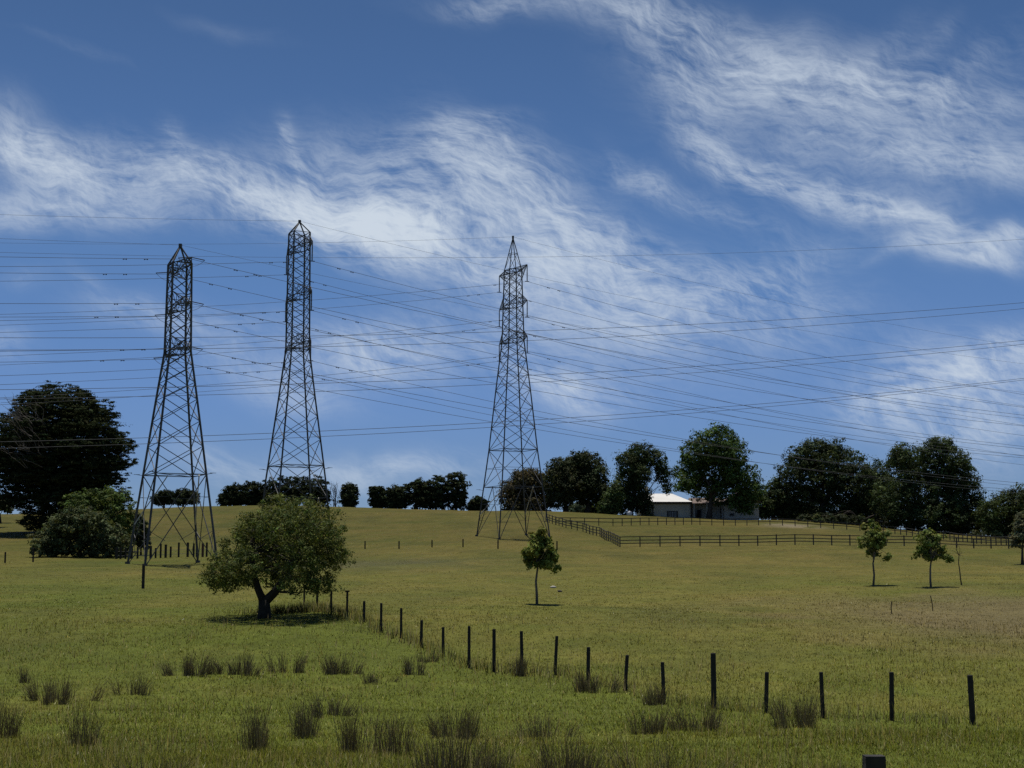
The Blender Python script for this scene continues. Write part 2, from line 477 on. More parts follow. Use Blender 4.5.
# ------------------------------------------------------------------ posts
ORD = ['rightmost', 'second', 'third', 'fourth', 'fifth', 'sixth', 'seventh', 'eighth', 'ninth', 'tenth', 'eleventh', 'twelfth', 'thirteenth',
       'fourteenth', 'fifteenth', 'sixteenth', 'seventeenth', 'eighteenth', 'nineteenth', 'twentieth', 'twenty first', 'twenty second']
def post_mesh(name, base, h, r, label, group, lean=(0, 0), n=8, mat='post', cat='fence post', cap=False):
    mb = MB()
    mb.tube([(0, 0, -.3), (lean[0] * .3, lean[1] * .3, h * .3), (lean[0], lean[1], h - .015), (lean[0], lean[1], h)], [r * 1.03, r, r * .97, r * .86], n)
    if cap:
        root = thing(name, base, label, cat, group)
        mb.build('post_shaft', M[mat], root)
        c = MB(); c.box(lean[0] - r * 2.0, lean[0] + r * 2.0, lean[1] - r * 1.3, lean[1] + r * 1.3, h, h + .07); c.build('post_cap', M[mat], root)
        return root
    o = mb.build(name, M[mat], None, loc=[float(v) for v in base])
    return tag(o, label, cat, group)
LEAN = {1: .02, 2: -.02, 3: .04, 5: -.03, 6: .07, 7: .02, 8: .06, 9: -.02, 13: .02, 0: -.03}
for i, ((x, y0, y1), b) in enumerate(zip(POSTS, PB)):
    h = float(ray(x, y0)[1] * b[1] - b[2])
    r = (.052, .056, .049)[i % 3] if i not in (4, 0) else .068
    look = 'dark wooden post'
    lab = f'{look}, {ORD[i]} from the right in the paddock fence row' if i else 'dark leaning wooden post, rightmost of the paddock fence row'
    if i == 4: lab = 'tallest dark wooden post, fifth from the right in the paddock fence row'
    if i == 17: lab = 'dark wooden post with small flat cap at the edge of the round tree shade'
    if i > 17: lab = 'dark wooden post under the round tree, %s left of the capped post' % ('first', 'second', 'third')[i - 18]
    if i == 9: lab = 'dark wooden post with a rush clump at its foot, tenth from the right'
    post_mesh('fence_post', b, h, r, lab, 'posts of the paddock fence row', (LEAN.get(i, 0), 0), cap=(i == 17))
# close post at the lower edge of the picture
b = base_at(874, 9.2, 760); top = pz(755.5, 9.2)
mb = MB(); w = 9.8 / F * 9.2
mb.box(-w, w, -w * .8, w * .8, -.4, top - b[2] - .012); mb.box(-w * .985, w * .985, -w * .785, w * .785, top - b[2] - .0119, top - b[2])
tag(mb.build('fence_post', M['post'], None, loc=[float(v) for v in b]), 'thick squared black post cut off by the lower edge of the picture', 'fence post', 'nearby posts')
# posts on the far slope
for i, (x, y0, y1) in enumerate([(365, 541, 549), (399, 541, 549), (432, 540, 547.5), (463, 539, 547), (498, 540, 549), (557, 541, 550)]):
    b = ground_at(x, y1); h = float(ray(x, y0)[1] * b[1] - b[2])
    post_mesh('fence_post', b, h, .08, 'thin dark post on the mid slope, ' + ['leftmost of six', 'second from left of six', 'third from left of six', 'fourth from left of six', 'in front of the pointed right pylon', 'right of the small tree top'][i], 'posts of the mid slope fence')
for x, y0, y1, lab in [(5, 552, 563, 'short dark post at the left edge of the picture'), (33, 548, 562, 'short dark post at the left foot of the pale shrub')]:
    b = ground_at(x, y1); h = float(ray(x, y0)[1] * b[1] - b[2])
    post_mesh('fence_post', b, h, .09, lab, 'posts by the pale shrub')
b = ground_at(143, 588.5); h = float(ray(143, 565)[1] * b[1] - b[2])
post_mesh('fence_post', b, h, .1, 'stout dark post standing alone in front of the left pylon', 'nearby posts')

# close set post fence behind the left pylon
root = None
xs = [117, 121, 126, 132, 138, 146, 151, 156, 161, 166, 171, 179, 188, 194, 197, 203, 207]
r0 = base_at(117, 168); root = thing('post_fence', r0, 'rough close set post fence running behind the left pylon', 'fence')
tops = []
for i, x in enumerate(xs):
    b = base_at(x, 168 + (x - 117) * .03); h = [1.25, 1.3, 1.2, 1.45, 1.3, 1.2, 1.35, 1.1, 1.55, 1.45, 1.2, 1.6, 1.6, 1.5, 1.2, 1.5, 1.6][i]
    mb = MB(); mb.tube([b - (0, 0, .2), b + (0, 0, h)], .11 if i % 3 else .14, 6)
    mb.build('post', M['rust_post' if i == 15 else 'post'], root, r0); tops.append(b)
for hh in (.35, .8):
    mb = MB(); mb.tube([t + (0, 0, hh) for t in tops], .018, 4); mb.build('fence_wire', M['wire'], root, r0)

# ------------------------------------------------------------------ post and rail fences
def rail_fence(name, label, pts, spacing, h, rails, rw, pr):
    pts = [np.asarray(p, float) for p in pts]
    root = thing(name, pts[0], label, 'fence')
    P = []
    for a, b_ in zip(pts[:-1], pts[1:]):
        n = max(1, round(np.linalg.norm((b_ - a)[:2]) / spacing))
        for k in range(n): P.append(a + (b_ - a) * k / n)
    P.append(pts[-1])
    P = [np.array((p[0], p[1], float(terr(p[0], p[1])))) for p in P]
    for p in P:
        mb = MB(); hh = h * random.uniform(.97, 1.05); mb.box(p[0] - pr, p[0] + pr, p[1] - pr, p[1] + pr, p[2] - .3, p[2] + hh); mb.build('post', M['rail'], root, pts[0])
    for f in rails:
        mb = MB()
        for a, b_ in zip(P[:-1], P[1:]):
            o = np.array((0, -pr - .03, h * f)); mb.bar(a + o, b_ + o, .05, rw)
        mb.build('rail', M['rail'], root, pts[0])
    return root
c0 = ground_at(620, 547)
rail_fence('rail_fence', 'dark three rail timber fence with a corner, crossing the slope below the house',
           [ground_at(546, 521.5), ground_at(566, 528), ground_at(583, 531.5), ground_at(600, 536.5), c0, ground_at(720, 546), ground_at(850, 545.5), ground_at(940, 547), ground_at(1045, 550)], 2.45, 1.25, (.33, .62, .95), .10, .065)
h0 = [ground_at(556, 525), ground_at(613, 526), ground_at(700, 525), ground_at(770, 525), ground_at(860, 531), ground_at(895, 534), ground_at(950, 540), ground_at(1040, 548)]
rail_fence('rail_fence', 'dark rail fence directly in front of the white roofed house', h0, 2.1, 1.15, (.5, .97), .11, .06)

# ------------------------------------------------------------------ pylons
WD = MB
def pylon(label, Xb, Yb, phi, prof, belts, arms, peakz, arm_half, leg_w, br_w, strain=False, levels=(), cage_top=None, hi=0):
    d = np.array((cos(phi), sin(phi), 0)); a = np.array((sin(phi), -cos(phi), 0))
    c0 = np.array((Xb, Yb, 0.))
    base = np.array((Xb, Yb, float(terr(Xb, Yb))))
    root = thing('pylon', base, label, 'pylon', 'lattice pylons on the slope')
    zs = np.array([p[0] for p in prof]); ss = np.array([p[1] for p in prof])
    half = lambda z: float(np.interp(z, zs, ss))
    sg = [(1, 1), (1, -1), (-1, -1), (-1, 1)]
    def corner(k, z):
        s = half(z); return c0 + d * sg[k][0] * s + a * sg[k][1] * s + np.array((0, 0, z))
    feet = []
    for k in range(4):
        f = corner(k, zs[0]); f[2] = float(terr(f[0], f[1])) - .1
        s = (zs[0] - f[2]); f2 = c0 + (f - c0) * 1; feet.append(f)
    ctop = cage_top if cage_top is not None else zs[-1]
    for k in range(4):
        mb = MB(); pts = [feet[k]] + [corner(k, z) for z in zs[1:]]
        for p, q in zip(pts[:-1], pts[1:]): mb.bar(p, q, leg_w)
        mb.box(feet[k][0] - .2, feet[k][0] + .2, feet[k][1] - .2, feet[k][1] + .2, feet[k][2] - .3, feet[k][2] + .3)
        mb.build('leg', M['steel'], root, base)
    lv = list(levels)
    for k in range(4):
        k2 = (k + 1) % 4; mb = MB(); bright = MB()
        for i in range(len(lv) - 1):
            z0, z1 = lv[i], lv[i + 1]
            A0 = feet[k] if i == 0 else corner(k, z0); B0 = feet[k2] if i == 0 else corner(k2, z0)
            A1, B1 = corner(k, z1), corner(k2, z1)
            if i == 0:
                if strain:
                    mb.bar(A0, B1, br_w * 1.1); mb.bar(B0, A1, br_w * 1.1)
                    X = (A0 + B0 + A1 + B1) / 4
                    for (P, Q) in ((A0, A1), (B0, B1)):
                        mb.bar(P * .62 + Q * .38, P * .45 + X * .55, br_w * .7); mb.bar(P * .62 + Q * .38, P * .8 + X * .2, br_w * .6)
                        mb.bar(P * .25 + Q * .75, Q * .5 + X * .5, br_w * .6)
                else:
                    mid = (A1 + B1) / 2
                    mb.bar(A0, mid, br_w * 1.15); mb.bar(B0, mid, br_w * 1.15); mb.bar(A1, B1, br_w)
                    for (P, Q) in ((A0, A1), (B0, B1)):
                        for t in (.33, .66):
                            mb.bar(P * (1 - t) + Q * t, P * (1 - t) + mid * t, br_w * .7)
                        mb.bar(P * .67 + Q * .33, P * .34 + mid * .66, br_w * .6)
            else:
                mb.bar(A0, B1, br_w); mb.bar(B0, A1, br_w)
                if (z1 - z0) > 3.2:
                    X = (A0 + B0 + A1 + B1) / 4
                    mb.bar((A0 + A1) / 2, X, br_w * .65); mb.bar((B0 + B1) / 2, X, br_w * .65)
            if z1 in belts: mb.bar(A1, B1, br_w * 1.15)
        if k in (0, 1) and hi:
            A, B_ = corner(k, hi), corner(k2, hi)
            q = feet[k] * .35 + corner(k, hi) * .65
            bright.bar((A + B_) / 2 + (0, -.12, .05), feet[k2] * .55 + B_ * .45 + (0, -.12, 0), br_w * 1.5)  # sunlight on the lower bracing painted in as a pale bar
            bright.build('sunlit_brace', M['sunlit_steel'], root, base)
        mb.build('lattice_face', M['steel'], root, base)
    # plan bracing at belts
    for z in belts:
        mb = MB()
        for k in range(2): mb.bar(corner(k, z), corner(k + 2, z), br_w * .8)
        mb.build('plan_brace', M['steel'], root, base)
    # anti climb outriggers
    z = belts[0] if strain else belts[0] - .4
    for k in range(4):
        g = MB(); p = corner(k, z); o = unit(p - np.array((Xb, Yb, z)))
        g.bar(p, p + o * .75 + (0, 0, .12), .05)
        g.bar(p + o * .72 + (0, 0, .12) - d * .3, p + o * .72 + (0, 0, .12) + d * .3, .04)
        g.build('climb_guard', M['steel'], root, base)
    # peak
    pk = MB(); ap = c0 + np.array((0, 0, peakz))
    for k in range(4):
        pk.bar(corner(k, ctop), ap, leg_w * .7)
        pk.bar(corner(k, ctop), corner((k + 1) % 4, ctop), br_w)
        if peakz - ctop > 2:
            q = corner(k, ctop) * .5 + ap * .5; q2 = corner((k + 1) % 4, ctop) * .5 + ap * .5
            pk.bar(q, q2, br_w * .8); pk.bar(corner(k, ctop), q2, br_w * .7)
    pk.bar(ap - (0, 0, .15), ap + (0, 0, .22), .3)
    pk.build('earth_peak', M['steel'], root, base)
    att = []
    for z in arms:
        for sgn in (1, -1):
            ks = (0, 1) if False else None
            cs = [c0 + d * s_ * half(z) + a * sgn * half(z) + np.array((0, 0, z)) for s_ in (1, -1)]
            zu = z + 1.5 if z + 1.5 <= ctop + .6 else z - 1.3
            cu = [c0 + d * s_ * half(zu) * .97 + a * sgn * half(zu) * .97 + np.array((0, 0, zu)) for s_ in (1, -1)]
            tip = c0 + a * sgn * arm_half + np.array((0, 0, z + (.1 if not strain else 0)))
            m2 = MB()
            for q in cs: m2.bar(q, tip, br_w * 1.25)
            for q in cu: m2.bar(q, tip, br_w * 1.05)
            for t in (.25, .5, .75):
                L = [q * (1 - t) + tip * t for q in cs]; U = [q * (1 - t) + tip * t for q in cu]
                m2.bar(L[0], L[1], br_w * .8); m2.bar(L[0], U[0], br_w * .7); m2.bar(L[1], U[1], br_w * .7); m2.bar(U[0], U[1], br_w * .7)
                t2 = t - .25
                L0 = [q * (1 - t2) + tip * t2 for q in cs]; U0 = [q * (1 - t2) + tip * t2 for q in cu]
                m2.bar(L0[0], L[1], br_w * .7); m2.bar(U0[0], L[0], br_w * .65); m2.bar(U0[1], L[1], br_w * .65)
            for s_ in (1, -1):
                m2.bar(c0 + d * s_ * half(z) + a * half(z) + np.array((0, 0, z)), c0 + d * s_ * half(z) - a * half(z) + np.array((0, 0, z)), br_w * 1.2)
            arm = m2.build('cross_arm', M['steel'], root, base)
            if strain:
                for s_ in (1, -1):
                    im = MB(); n = 12
                    e = tip + d * s_ * 1.3 - np.array((0, 0, .18))
                    pts = [tip + (e - tip) * t for t in np.linspace(0.02, 1, 2 * n)]
                    im.tube(pts, [(.06 if i % 2 else .035) for i in range(2 * n)], 6)
                    im.build('insulator_string', M['insul'], arm, base)
                jm = MB(); t = np.linspace(-1, 1, 12)
                jm.tube([tip + d * 1.3 * q - np.array((0, 0, .18 + .7 * (1 - q * q))) for q in t], .018, 4)
                jm.build('jumper_loop', M['wire'], arm, base)
                att.append((z, sgn, tip - np.array((0, 0, .18))))
            else:
                e = tip - np.array((0, 0, 2.35)); im = MB(); n = 15
                pts = [tip + (e - tip) * t for t in np.linspace(0.02, 1, 2 * n)]
                im.tube(pts, [(.095 if i % 2 else .05) for i in range(2 * n)], 6)
                im.bar(e - d * .3, e + d * .3, .09)
                im.build('insulator_string', M['insul'], arm, base)
                att.append((z, sgn, e))
    return root, d, a, att, ap

def wire_obj(name, label, group, pts, dampers=(), r=.021, cat='power line'):
    pts = np.asarray(pts); org = pts[len(pts) // 2]
    mb = MB(); mb.tube(pts, r, 5)
    if dampers:
        root = thing(name, org, label, cat, group)
        mb.build('conductor', M['wire'], root, org, smooth=True)
        for p, t in dampers:
            q = MB(); q.bar(p - t * .16 - np.array((0, 0, .07)), p + t * .16 - np.array((0, 0, .07)), .03)
            for s in (-1, 1): q.bar(p + t * s * .09 - np.array((0, 0, .07)), p + t * s * .19 - np.array((0, 0, .07)), .085)
            q.bar(p - np.array((0, 0, .07)), p, .03)
            q.build('damper', M['insul'], root, org)
        return root
    return tag(mb.build(name, M['wire'], None, org, loc=[float(v) for v in org], smooth=True), label, cat, group)

def span(p0, d, sl, sr, Ll=230, Lr=260, base_l=300.):
    ts = np.concatenate([-np.linspace(Ll, 3, 26), [0], np.linspace(3, Lr, 28)])
    out = []
    for t in ts:
        s = sl if t < 0 else sr
        A = abs(t); out.append(p0 + d * t + np.array((0, 0, -s * A + s / base_l * A * A)))
    return np.array(out)

def damp(p0, d, sl, sr, base_l=300., where=(3.5, 5.0)):
    res = []
    for w in where:
        for sgn, s in ((-1, sl), (1, sr)):
            res.append((p0 + d * sgn * w + np.array((0, 0, -s * w + s / base_l * w * w)), unit(d + np.array((0, 0, -s * sgn)))))
    return res

def dress(nm, d, a, att, ap, sl, sr, strain):
    g = f'wires strung on the {nm} pylon'
    wire_obj('earth_wire', f'thin earth wire running over the very peak of the {nm} pylon', g, span(ap + np.array((0, 0, .1)), d, sl * .75, sr * .85), (), .013)
    tiers = sorted({z for z, _, _ in att}, reverse=True)
    for z, s, p in att:
        t = ('top', 'middle', 'bottom')[tiers.index(z)]
        side = 'right hand' if s > 0 else 'left hand'
        end = 'tip' if strain else 'insulator'
        wh = (4.4, 6.4) if strain else (3.2, 4.8)
        if t == 'middle': wh = tuple(w + .7 for w in wh)
        wire_obj('conductor_line', f'conductor hung at the {end} of the {t} {side} arm of the {nm} pylon', g, span(p, d, sl, sr), damp(p, d, sl, sr, where=wh))

def xb(x, Y): return (x - 512) / F * Y
# left pylon (strain tower)
Y1 = 150
z = lambda y, Y: pz(y, Y)
f1 = float(terr(xb(172, Y1), Y1))
p1 = pylon('left lattice pylon with slender waist, standing before the post fence', xb(174.5, Y1), Y1, R(27),
           [(f1, 3.5), (z(475, Y1), 2.47), (z(400, Y1), 1.62), (z(352, Y1), 1.04), (z(264, Y1), .93)], (z(475, Y1),), (z(264, Y1) - .1, z(308, Y1), z(352, Y1)), z(246, Y1), 4.3, .18, .066, True,
           [f1, z(475, Y1), z(447, Y1), z(422, Y1), z(400, Y1), z(383, Y1), z(367, Y1), z(352, Y1), z(337, Y1), z(322, Y1), z(308, Y1), z(293, Y1), z(278, Y1), z(264, Y1)], hi=z(475, Y1))
dress('left', *p1[1:], .085, .15, True)
Y2 = 175
f2 = float(terr(xb(296, Y2), Y2))
p2 = pylon('middle lattice pylon, tallest, rising behind the round field tree', xb(295.5, Y2), Y2, R(26.5),
           [(f2, 3.35), (z(480, Y2), 2.66), (z(400, Y2), 1.66), (z(350, Y2), 1.06), (z(233, Y2), .96)], (z(466, Y2), z(350, Y2)), (z(249, Y2), z(297, Y2), z(346, Y2)), z(222, Y2), 4.6, .165, .06, False,
           [f2, z(498, Y2), z(466, Y2), z(440, Y2), z(417, Y2), z(397, Y2), z(380, Y2), z(365, Y2), z(350, Y2)] + [z(350 - 9.75 * i, Y2) for i in range(1, 13)], hi=z(498, Y2))
dress('middle', *p2[1:], .12, .17, False)
Y3 = 210
f3 = float(terr(xb(513, Y3), Y3))
p3 = pylon('right lattice pylon with sharply pointed top, beside the brown crowned tree', xb(513, Y3), Y3, R(24.7),
           [(f3, 3.76), (z(450, Y3), 2.5), (z(390, Y3), 1.79), (z(341, Y3), 1.14), (z(270, Y3), .9)], (z(487, Y3), z(450, Y3)), (z(271, Y3), z(306, Y3), z(341, Y3)), z(237.5, Y3), 4.6, .165, .06, False,
           [f3, z(487, Y3), z(450, Y3), z(428, Y3), z(408, Y3), z(390, Y3), z(374, Y3), z(360, Y3), z(350, Y3), z(341, Y3)] + [z(341 - 8.9 * i, Y3) for i in range(1, 9)], hi=z(487, Y3))
dress('right', *p3[1:], .175, .185, False)
# fourth line, crossing in front; its pylons stand outside the picture
d4 = unit(np.array((107., 50., 0))); n4 = np.array((-d4[1], d4[0], 0))
ts = np.linspace(-110, 150, 50)
tA = np.array([-49.7, 0, 68.1]); zA = np.array([20.1, 23.9, 31.8]); pf = np.polyfit(tA, zA, 2)
for i, t in enumerate(('top', 'middle', 'bottom')):
    for off, side in ((0, 'nearer'), (8.6, 'farther')):
        P = [np.array((0, 156., 0)) + d4 * q + n4 * off + np.array((0, 0, np.polyval(pf, q) - 4.63 * i)) for q in ts]
        wire_obj('conductor_line', f'{t} wire on the {side} side of the pylonless line crossing in front', 'wires of the line crossing in front', P, r=.023)
P = [np.array((0, 156., 0)) + d4 * q + n4 * 4.3 + np.array((0, 0, np.polyval(pf, q) + 8.5)) for q in ts]
wire_obj('earth_wire', 'thin highest wire of the pylonless line crossing in front, nearly level', 'wires of the line crossing in front', P, r=.013)

# ------------------------------------------------------------------ round field tree
rg = np.random.default_rng(8)
tb = ground_at(264, 618); TY = tb[1]
lob = plobes([(238, 548, 20, 20, 1.), (256, 526, 17, 16, -1.4), (224, 563, 18, 14, -.9), (302, 545, 30, 30, 0.0), (290, 525, 28, 24, -2.2), (305, 513, 26, 15, 1.4), (327, 552, 20, 23, 0.8), (320, 530, 22, 20, -1.7), (258, 545, 22, 25, 1.0), (232, 572, 25, 15, 0.0),
              (213, 577, 15, 11, 0.7), (246, 566, 22, 17, -2.5), (268, 556, 18, 20, 3.4), (278, 506, 18, 10, 1.5), (318, 577, 15, 10, -1.7), (338, 550, 10, 15, -0.8), (247, 530, 12, 13, 2.4), (296, 582, 20, 10, -2.4), (322, 584, 14, 9, 1.5), (236, 584, 22, 9, 2.2), (276, 578, 18, 9, 2.6), (290, 570, 20, 12, 3.1), (300, 560, 22, 16, -3.2), (283, 535, 26, 24, 3.7)], TY, 1.6)
P = lambda x, y, dy=0: pxy(x, y, TY + dy)
fork = P(264, 600)
root = thing('field_tree', tb, 'round olive green field tree with forked trunk beside the post row', 'tree')
V, c = crown(lob, 1500, 34, .11, .27, (.078, .096, .024), rg, flat=.75, up=.45, fill=.12, aspect=.45, lv=.3, cv=.34, shell=.14, ragged=.17)
link('crown', poly_mesh('crown', V - tb, 4, c), M['leaf'], root)
mb = MB()
mb.tube([tb - (0, 0, .2), tb + (0.02, 0, .35), fork], [.36, .28, .25], 10)
l1 = [fork - (0, 0, .12), P(258, 589), P(254, 573, -.2), P(250, 552, -.3), P(253, 530)]
l2 = [fork - (0, 0, .12), P(275, 592), P(284, 578, -.2), P(295, 562), P(305, 540, .3), P(308, 520)]
mb.tube(l1, [.19, .16, .12, .08, .03], 8); mb.tube(l2, [.22, .19, .16, .12, .07, .03], 8)
for q in range(46):
    src = (l1, l2)[q % 2]; s = np.array(src[rg.integers(2, len(src))]); L = lob[rg.integers(0, len(lob))]
    e = np.array(L[:3]) + unit(rg.normal(size=3)) * np.array(L[3:]) * .5
    limb(mb, s, e, .05, .012, rg, 5, .05)
for e in ((302, 596), (296, 590), (305, 591)): limb(mb, P(280, 592), P(*e), .05, .012, rg, 5)
mb.build('trunk', M['dark_bark'], root, tb, smooth=True)

# ------------------------------------------------------------------ saplings
def sapling(name, label, x, yb, ytop, lobes, seed, rgb, lean=0, n=170):
    b = ground_at(x, yb); rg = np.random.default_rng(seed)
    x0_, y0_ = lobes[0][:2]; hw = max(l[0] + l[2] for l in lobes) - x0_; tp = min(l[1] - l[3] for l in lobes); bt = max(l[1] + l[3] for l in lobes)
    lobes = [(l[0], l[1], l[2] * .72, l[3] * .72) for l in lobes] + [(x0_ + rg.uniform(-1, 1) * hw * (.25 + .75 * q), tp + (bt - tp) * q * .95, rg.uniform(2.2, 4.2), rg.uniform(1.8, 3.4)) for q in np.linspace(.02, 1, 15)]
    lob = plobes(lobes, b[1], 1.7)
    root = thing(name, b, label, 'tree', 'young trees in the paddock')
    V, c = crown(lob, n, 30, .16, .21, rgb, rg, flat=.75, up=.6, fill=.25, aspect=.7, cv=.28)
    link('crown', poly_mesh('crown', V - b, 4, c), M['leaf'], root)
    mb = MB(); top = pxy(x + lean, (ytop + lobes[0][1]) / 2, b[1])
    limb(mb, b - (0, 0, .2), top, .085, .025, rg, 7, .01)
    for L in lob:
        s = b + (top - b) * rg.uniform(.45, .8); limb(mb, s, np.array(L[:3]), .03, .01, rg, 5)
    mb.build('trunk', M['grey_bark'], root, b, smooth=True)
sapling('young_tree', 'young leafy tree on a bare stem in the middle of the paddock', 537, 604, 530, [(538, 548, 11, 12), (529, 555, 9, 9), (550, 556, 10, 9), (534, 564, 10, 6), (546, 564, 9, 6), (540, 538, 7, 8)], 21, (.15, .18, .036))
sapling('young_tree', 'young round topped tree at the right, left of a matching young tree', 873, 585.5, 519, [(873, 535, 10, 11), (864, 542, 8, 8), (881, 540, 8, 10), (872, 552, 9, 6), (868, 528, 6, 7), (885, 533, 6, 5)], 22, (.12, .15, .036))
sapling('young_tree', 'young spreading tree at the right beside a leafless stem', 931, 587, 529, [(929, 542, 9, 9), (922, 550, 7, 9), (938, 538, 10, 5), (933, 553, 9, 7), (943, 556, 7, 3), (926, 536, 6, 5)], 23, (.125, .155, .036))
# leafless sapling and two stakes
b = ground_at(962, 585); rg = np.random.default_rng(4); mb = MB()
Q = limb(mb, b - (0, 0, .2), pxy(956, 545, b[1]), .05, .02, rg, 6, .02)
for e in ((952, 541), (961, 551), (964, 556), (950, 550)): limb(mb, Q[4], pxy(e[0], e[1], b[1]), .018, .008, rg, 4)
tag(mb.build('bare_sapling', M['bark'], None, b, loc=[float(v) for v in b]), 'leafless thin sapling leaning left, right of the young trees', 'tree')
for x, y0, y1, lab in ((892, 602, 614, 'short thin stake standing below the two young trees'), (933, 596, 611, 'slightly bent thin stake below the spreading young tree')):
    b = ground_at(x, y1); mb = MB(); mb.tube([(0, 0, -.1), (-.03, 0, (y1 - y0) / F * b[1] * .5), (.0 if x < 900 else -.1, 0, (y1 - y0) / F * b[1])], .025, 5)
    tag(mb.build('stake', M['post'], None, loc=[float(v) for v in b]), lab, 'stake', 'garden stakes in the paddock')

# pale stones near the middle young tree
for x, y, s, lab in ((553, 587, .15, 'pale flat stone in the grass right of the middle young tree'), (560, 591, .13, 'small darker flat stone just below the pale stone')):
    b = ground_at(x, y + 1); rg = np.random.default_rng(int(x)); mb = MB()
    V, Fs = [], []
    n, m = 9, 5
    for i in range(m + 1):
        th = pi * i / m
        for k in range(n):
            q = 2 * pi * k / n; r = s * (1 + .18 * rg.normal())
            V.append((r * sin(th) * cos(q) * 1.3, r * sin(th) * sin(q), r * cos(th) * .55 + .05))
    for i in range(m):
        for k in range(n): Fs.append((i * n + k, (i + 1) * n + k, (i + 1) * n + (k + 1) % n, i * n + (k + 1) % n))
    mb.add(V, Fs)
    tag(mb.build('stone', M['stone'] if x < 555 else M['rail'], None, loc=[float(v) for v in b], smooth=True), lab, 'stone', 'stones in the grass')

# ------------------------------------------------------------------ left cypress, shrubs
CY = 232
cb = base_at(62, CY, 535); kx = CY / F
rg = np.random.default_rng(31)
lob = []
prof = [(540, 64), (520, 66), (500, 68), (480, 68), (462, 73), (445, 76), (430, 71), (418, 62), (408, 53), (401, 43), (397, 30)]
for (yy, rr) in prof:
    cx = 60 + max(0, yy - 495) * .45; rr = rr * (1 - max(0, yy - 495) / 45 * .3)
    cc = pxy(cx, yy, CY); rm = rr * kx
    lob.append((cc[0], cc[1], cc[2], rm * .86, rm * .8, 2.6))
    n = max(4, int(rr / 6))
    for k in range(n):
        an = 2 * pi * k / n + rg.random() * 1.0; q = rm * rg.uniform(.66, .8)
        lob.append((cc[0] + cos(an) * q, cc[1] + sin(an) * q * .9, cc[2] + rg.normal() * .4, rm * .27, rm * .27, rg.uniform(.7, 1.3)))
for (x_, y_, a_, b_) in ((72, 500, 48, 38), (66, 458, 58, 42), (60, 430, 46, 30), (34, 462, 48, 40), (95, 490, 34, 46), (20, 465, 40, 32)):
    cc = pxy(x_, y_, CY); lob.append((cc[0], cc[1], cc[2], a_ * kx, a_ * kx * .9, b_ * kx)); lob.append((cc[0], cc[1], cc[2], a_ * kx * .8, a_ * kx * .7, b_ * kx * .8))
root = make_tree('cypress_tree', 'huge dark cypress tree with layered branches at the left edge', 'tree', cb, lob, 10500, 26, .38, .6, (.022, .028, .011), trunk_r=.8, mat='needle', seed=32,
                 flat=.22, up=.5, fill=.16, aspect=.34, outward=True, cv=.2, shell=.1, ragged=.05)
mb = MB(); rg = np.random.default_rng(33)
for k in range(46):
    s = pxy(rg.uniform(14, 50), rg.uniform(412, 470), CY - 8 + rg.normal() * 2)
    e = s + np.array((-rg.uniform(.5, 2.6), -rg.uniform(0, 2.5), rg.uniform(.4, 2.4)))
    Q = limb(mb, s, e, .07, .02, rg, 4)
    for j in range(4):
        q = Q[rg.integers(2, 7)]; limb(mb, q, q + np.array((-rg.uniform(0, 1.3), rg.normal() * .5, rg.uniform(.1, 1.2))), .025, .01, rg, 4, seg=3)
mb.build('dead_branches', M['dead'], root, cb); mb = MB()
for x0, x1 in ((52, 52), (50, 46), (54, 58)): limb(mb, pxy(x0, 402, CY), pxy(x1, 388, CY), .06, .02, rg, 4)
mb.build('dead_leader', M['dead'], root, cb)
# second dark tree mostly outside the frame
make_tree('cypress_tree', 'dark evergreen cut off by the left edge beside the huge cypress', 'tree', base_at(-38, 250, 520), plobes([(-40, 470, 34, 34), (-16, 462, 22, 22), (-50, 440, 26, 22)], 250), 700, 20, .6, .8, (.024, .03, .013), trunk_r=.6, mat='needle', seed=35, flat=.4, outward=True, aspect=.35)
make_tree('shrub', 'low dark shrub at the left edge below the cypress', 'shrub', base_at(1, 262, 512), plobes([(0, 503, 10, 8), (9, 508, 6, 5), (-10, 502, 14, 10)], 262), 160, 22, .4, .5, (.04, .05, .02), trunk_r=.15, seed=36)
make_tree('shrub', 'big pale green leafy shrub in front of the cypress', 'shrub', ground_at(80, 557), plobes([(80, 535, 34, 21), (58, 540, 25, 17), (48, 546, 17, 12), (104, 540, 25, 19), (82, 521, 24, 14), (120, 546, 12, 13), (66, 527, 20, 15)], ground_at(80, 557)[1]),
          900, 30, .26, .42, (.062, .076, .032), trunk_r=.2, seed=37, fill=.3, up=.7, cv=.3)
make_tree('shrub', 'bright green shrub rising behind the pale shrub', 'shrub', base_at(100, 186, 550), plobes([(98, 510, 28, 22), (80, 505, 16, 16), (120, 512, 18, 22), (108, 499, 18, 12), (128, 530, 10, 20), (106, 530, 28, 20)], 186),
          620, 28, .27, .42, (.058, .084, .02), trunk_r=.22, seed=38, fill=.3, up=.7, cv=.3)
make_tree('shrub', 'small dark shrub behind the left pylon leg', 'shrub', base_at(141, 176, 550), plobes([(141, 532, 7, 15), (144, 541, 5, 9), (138, 522, 5, 8)], 176), 130, 20, .28, .3, (.03, .04, .016), trunk_r=.1, seed=39)

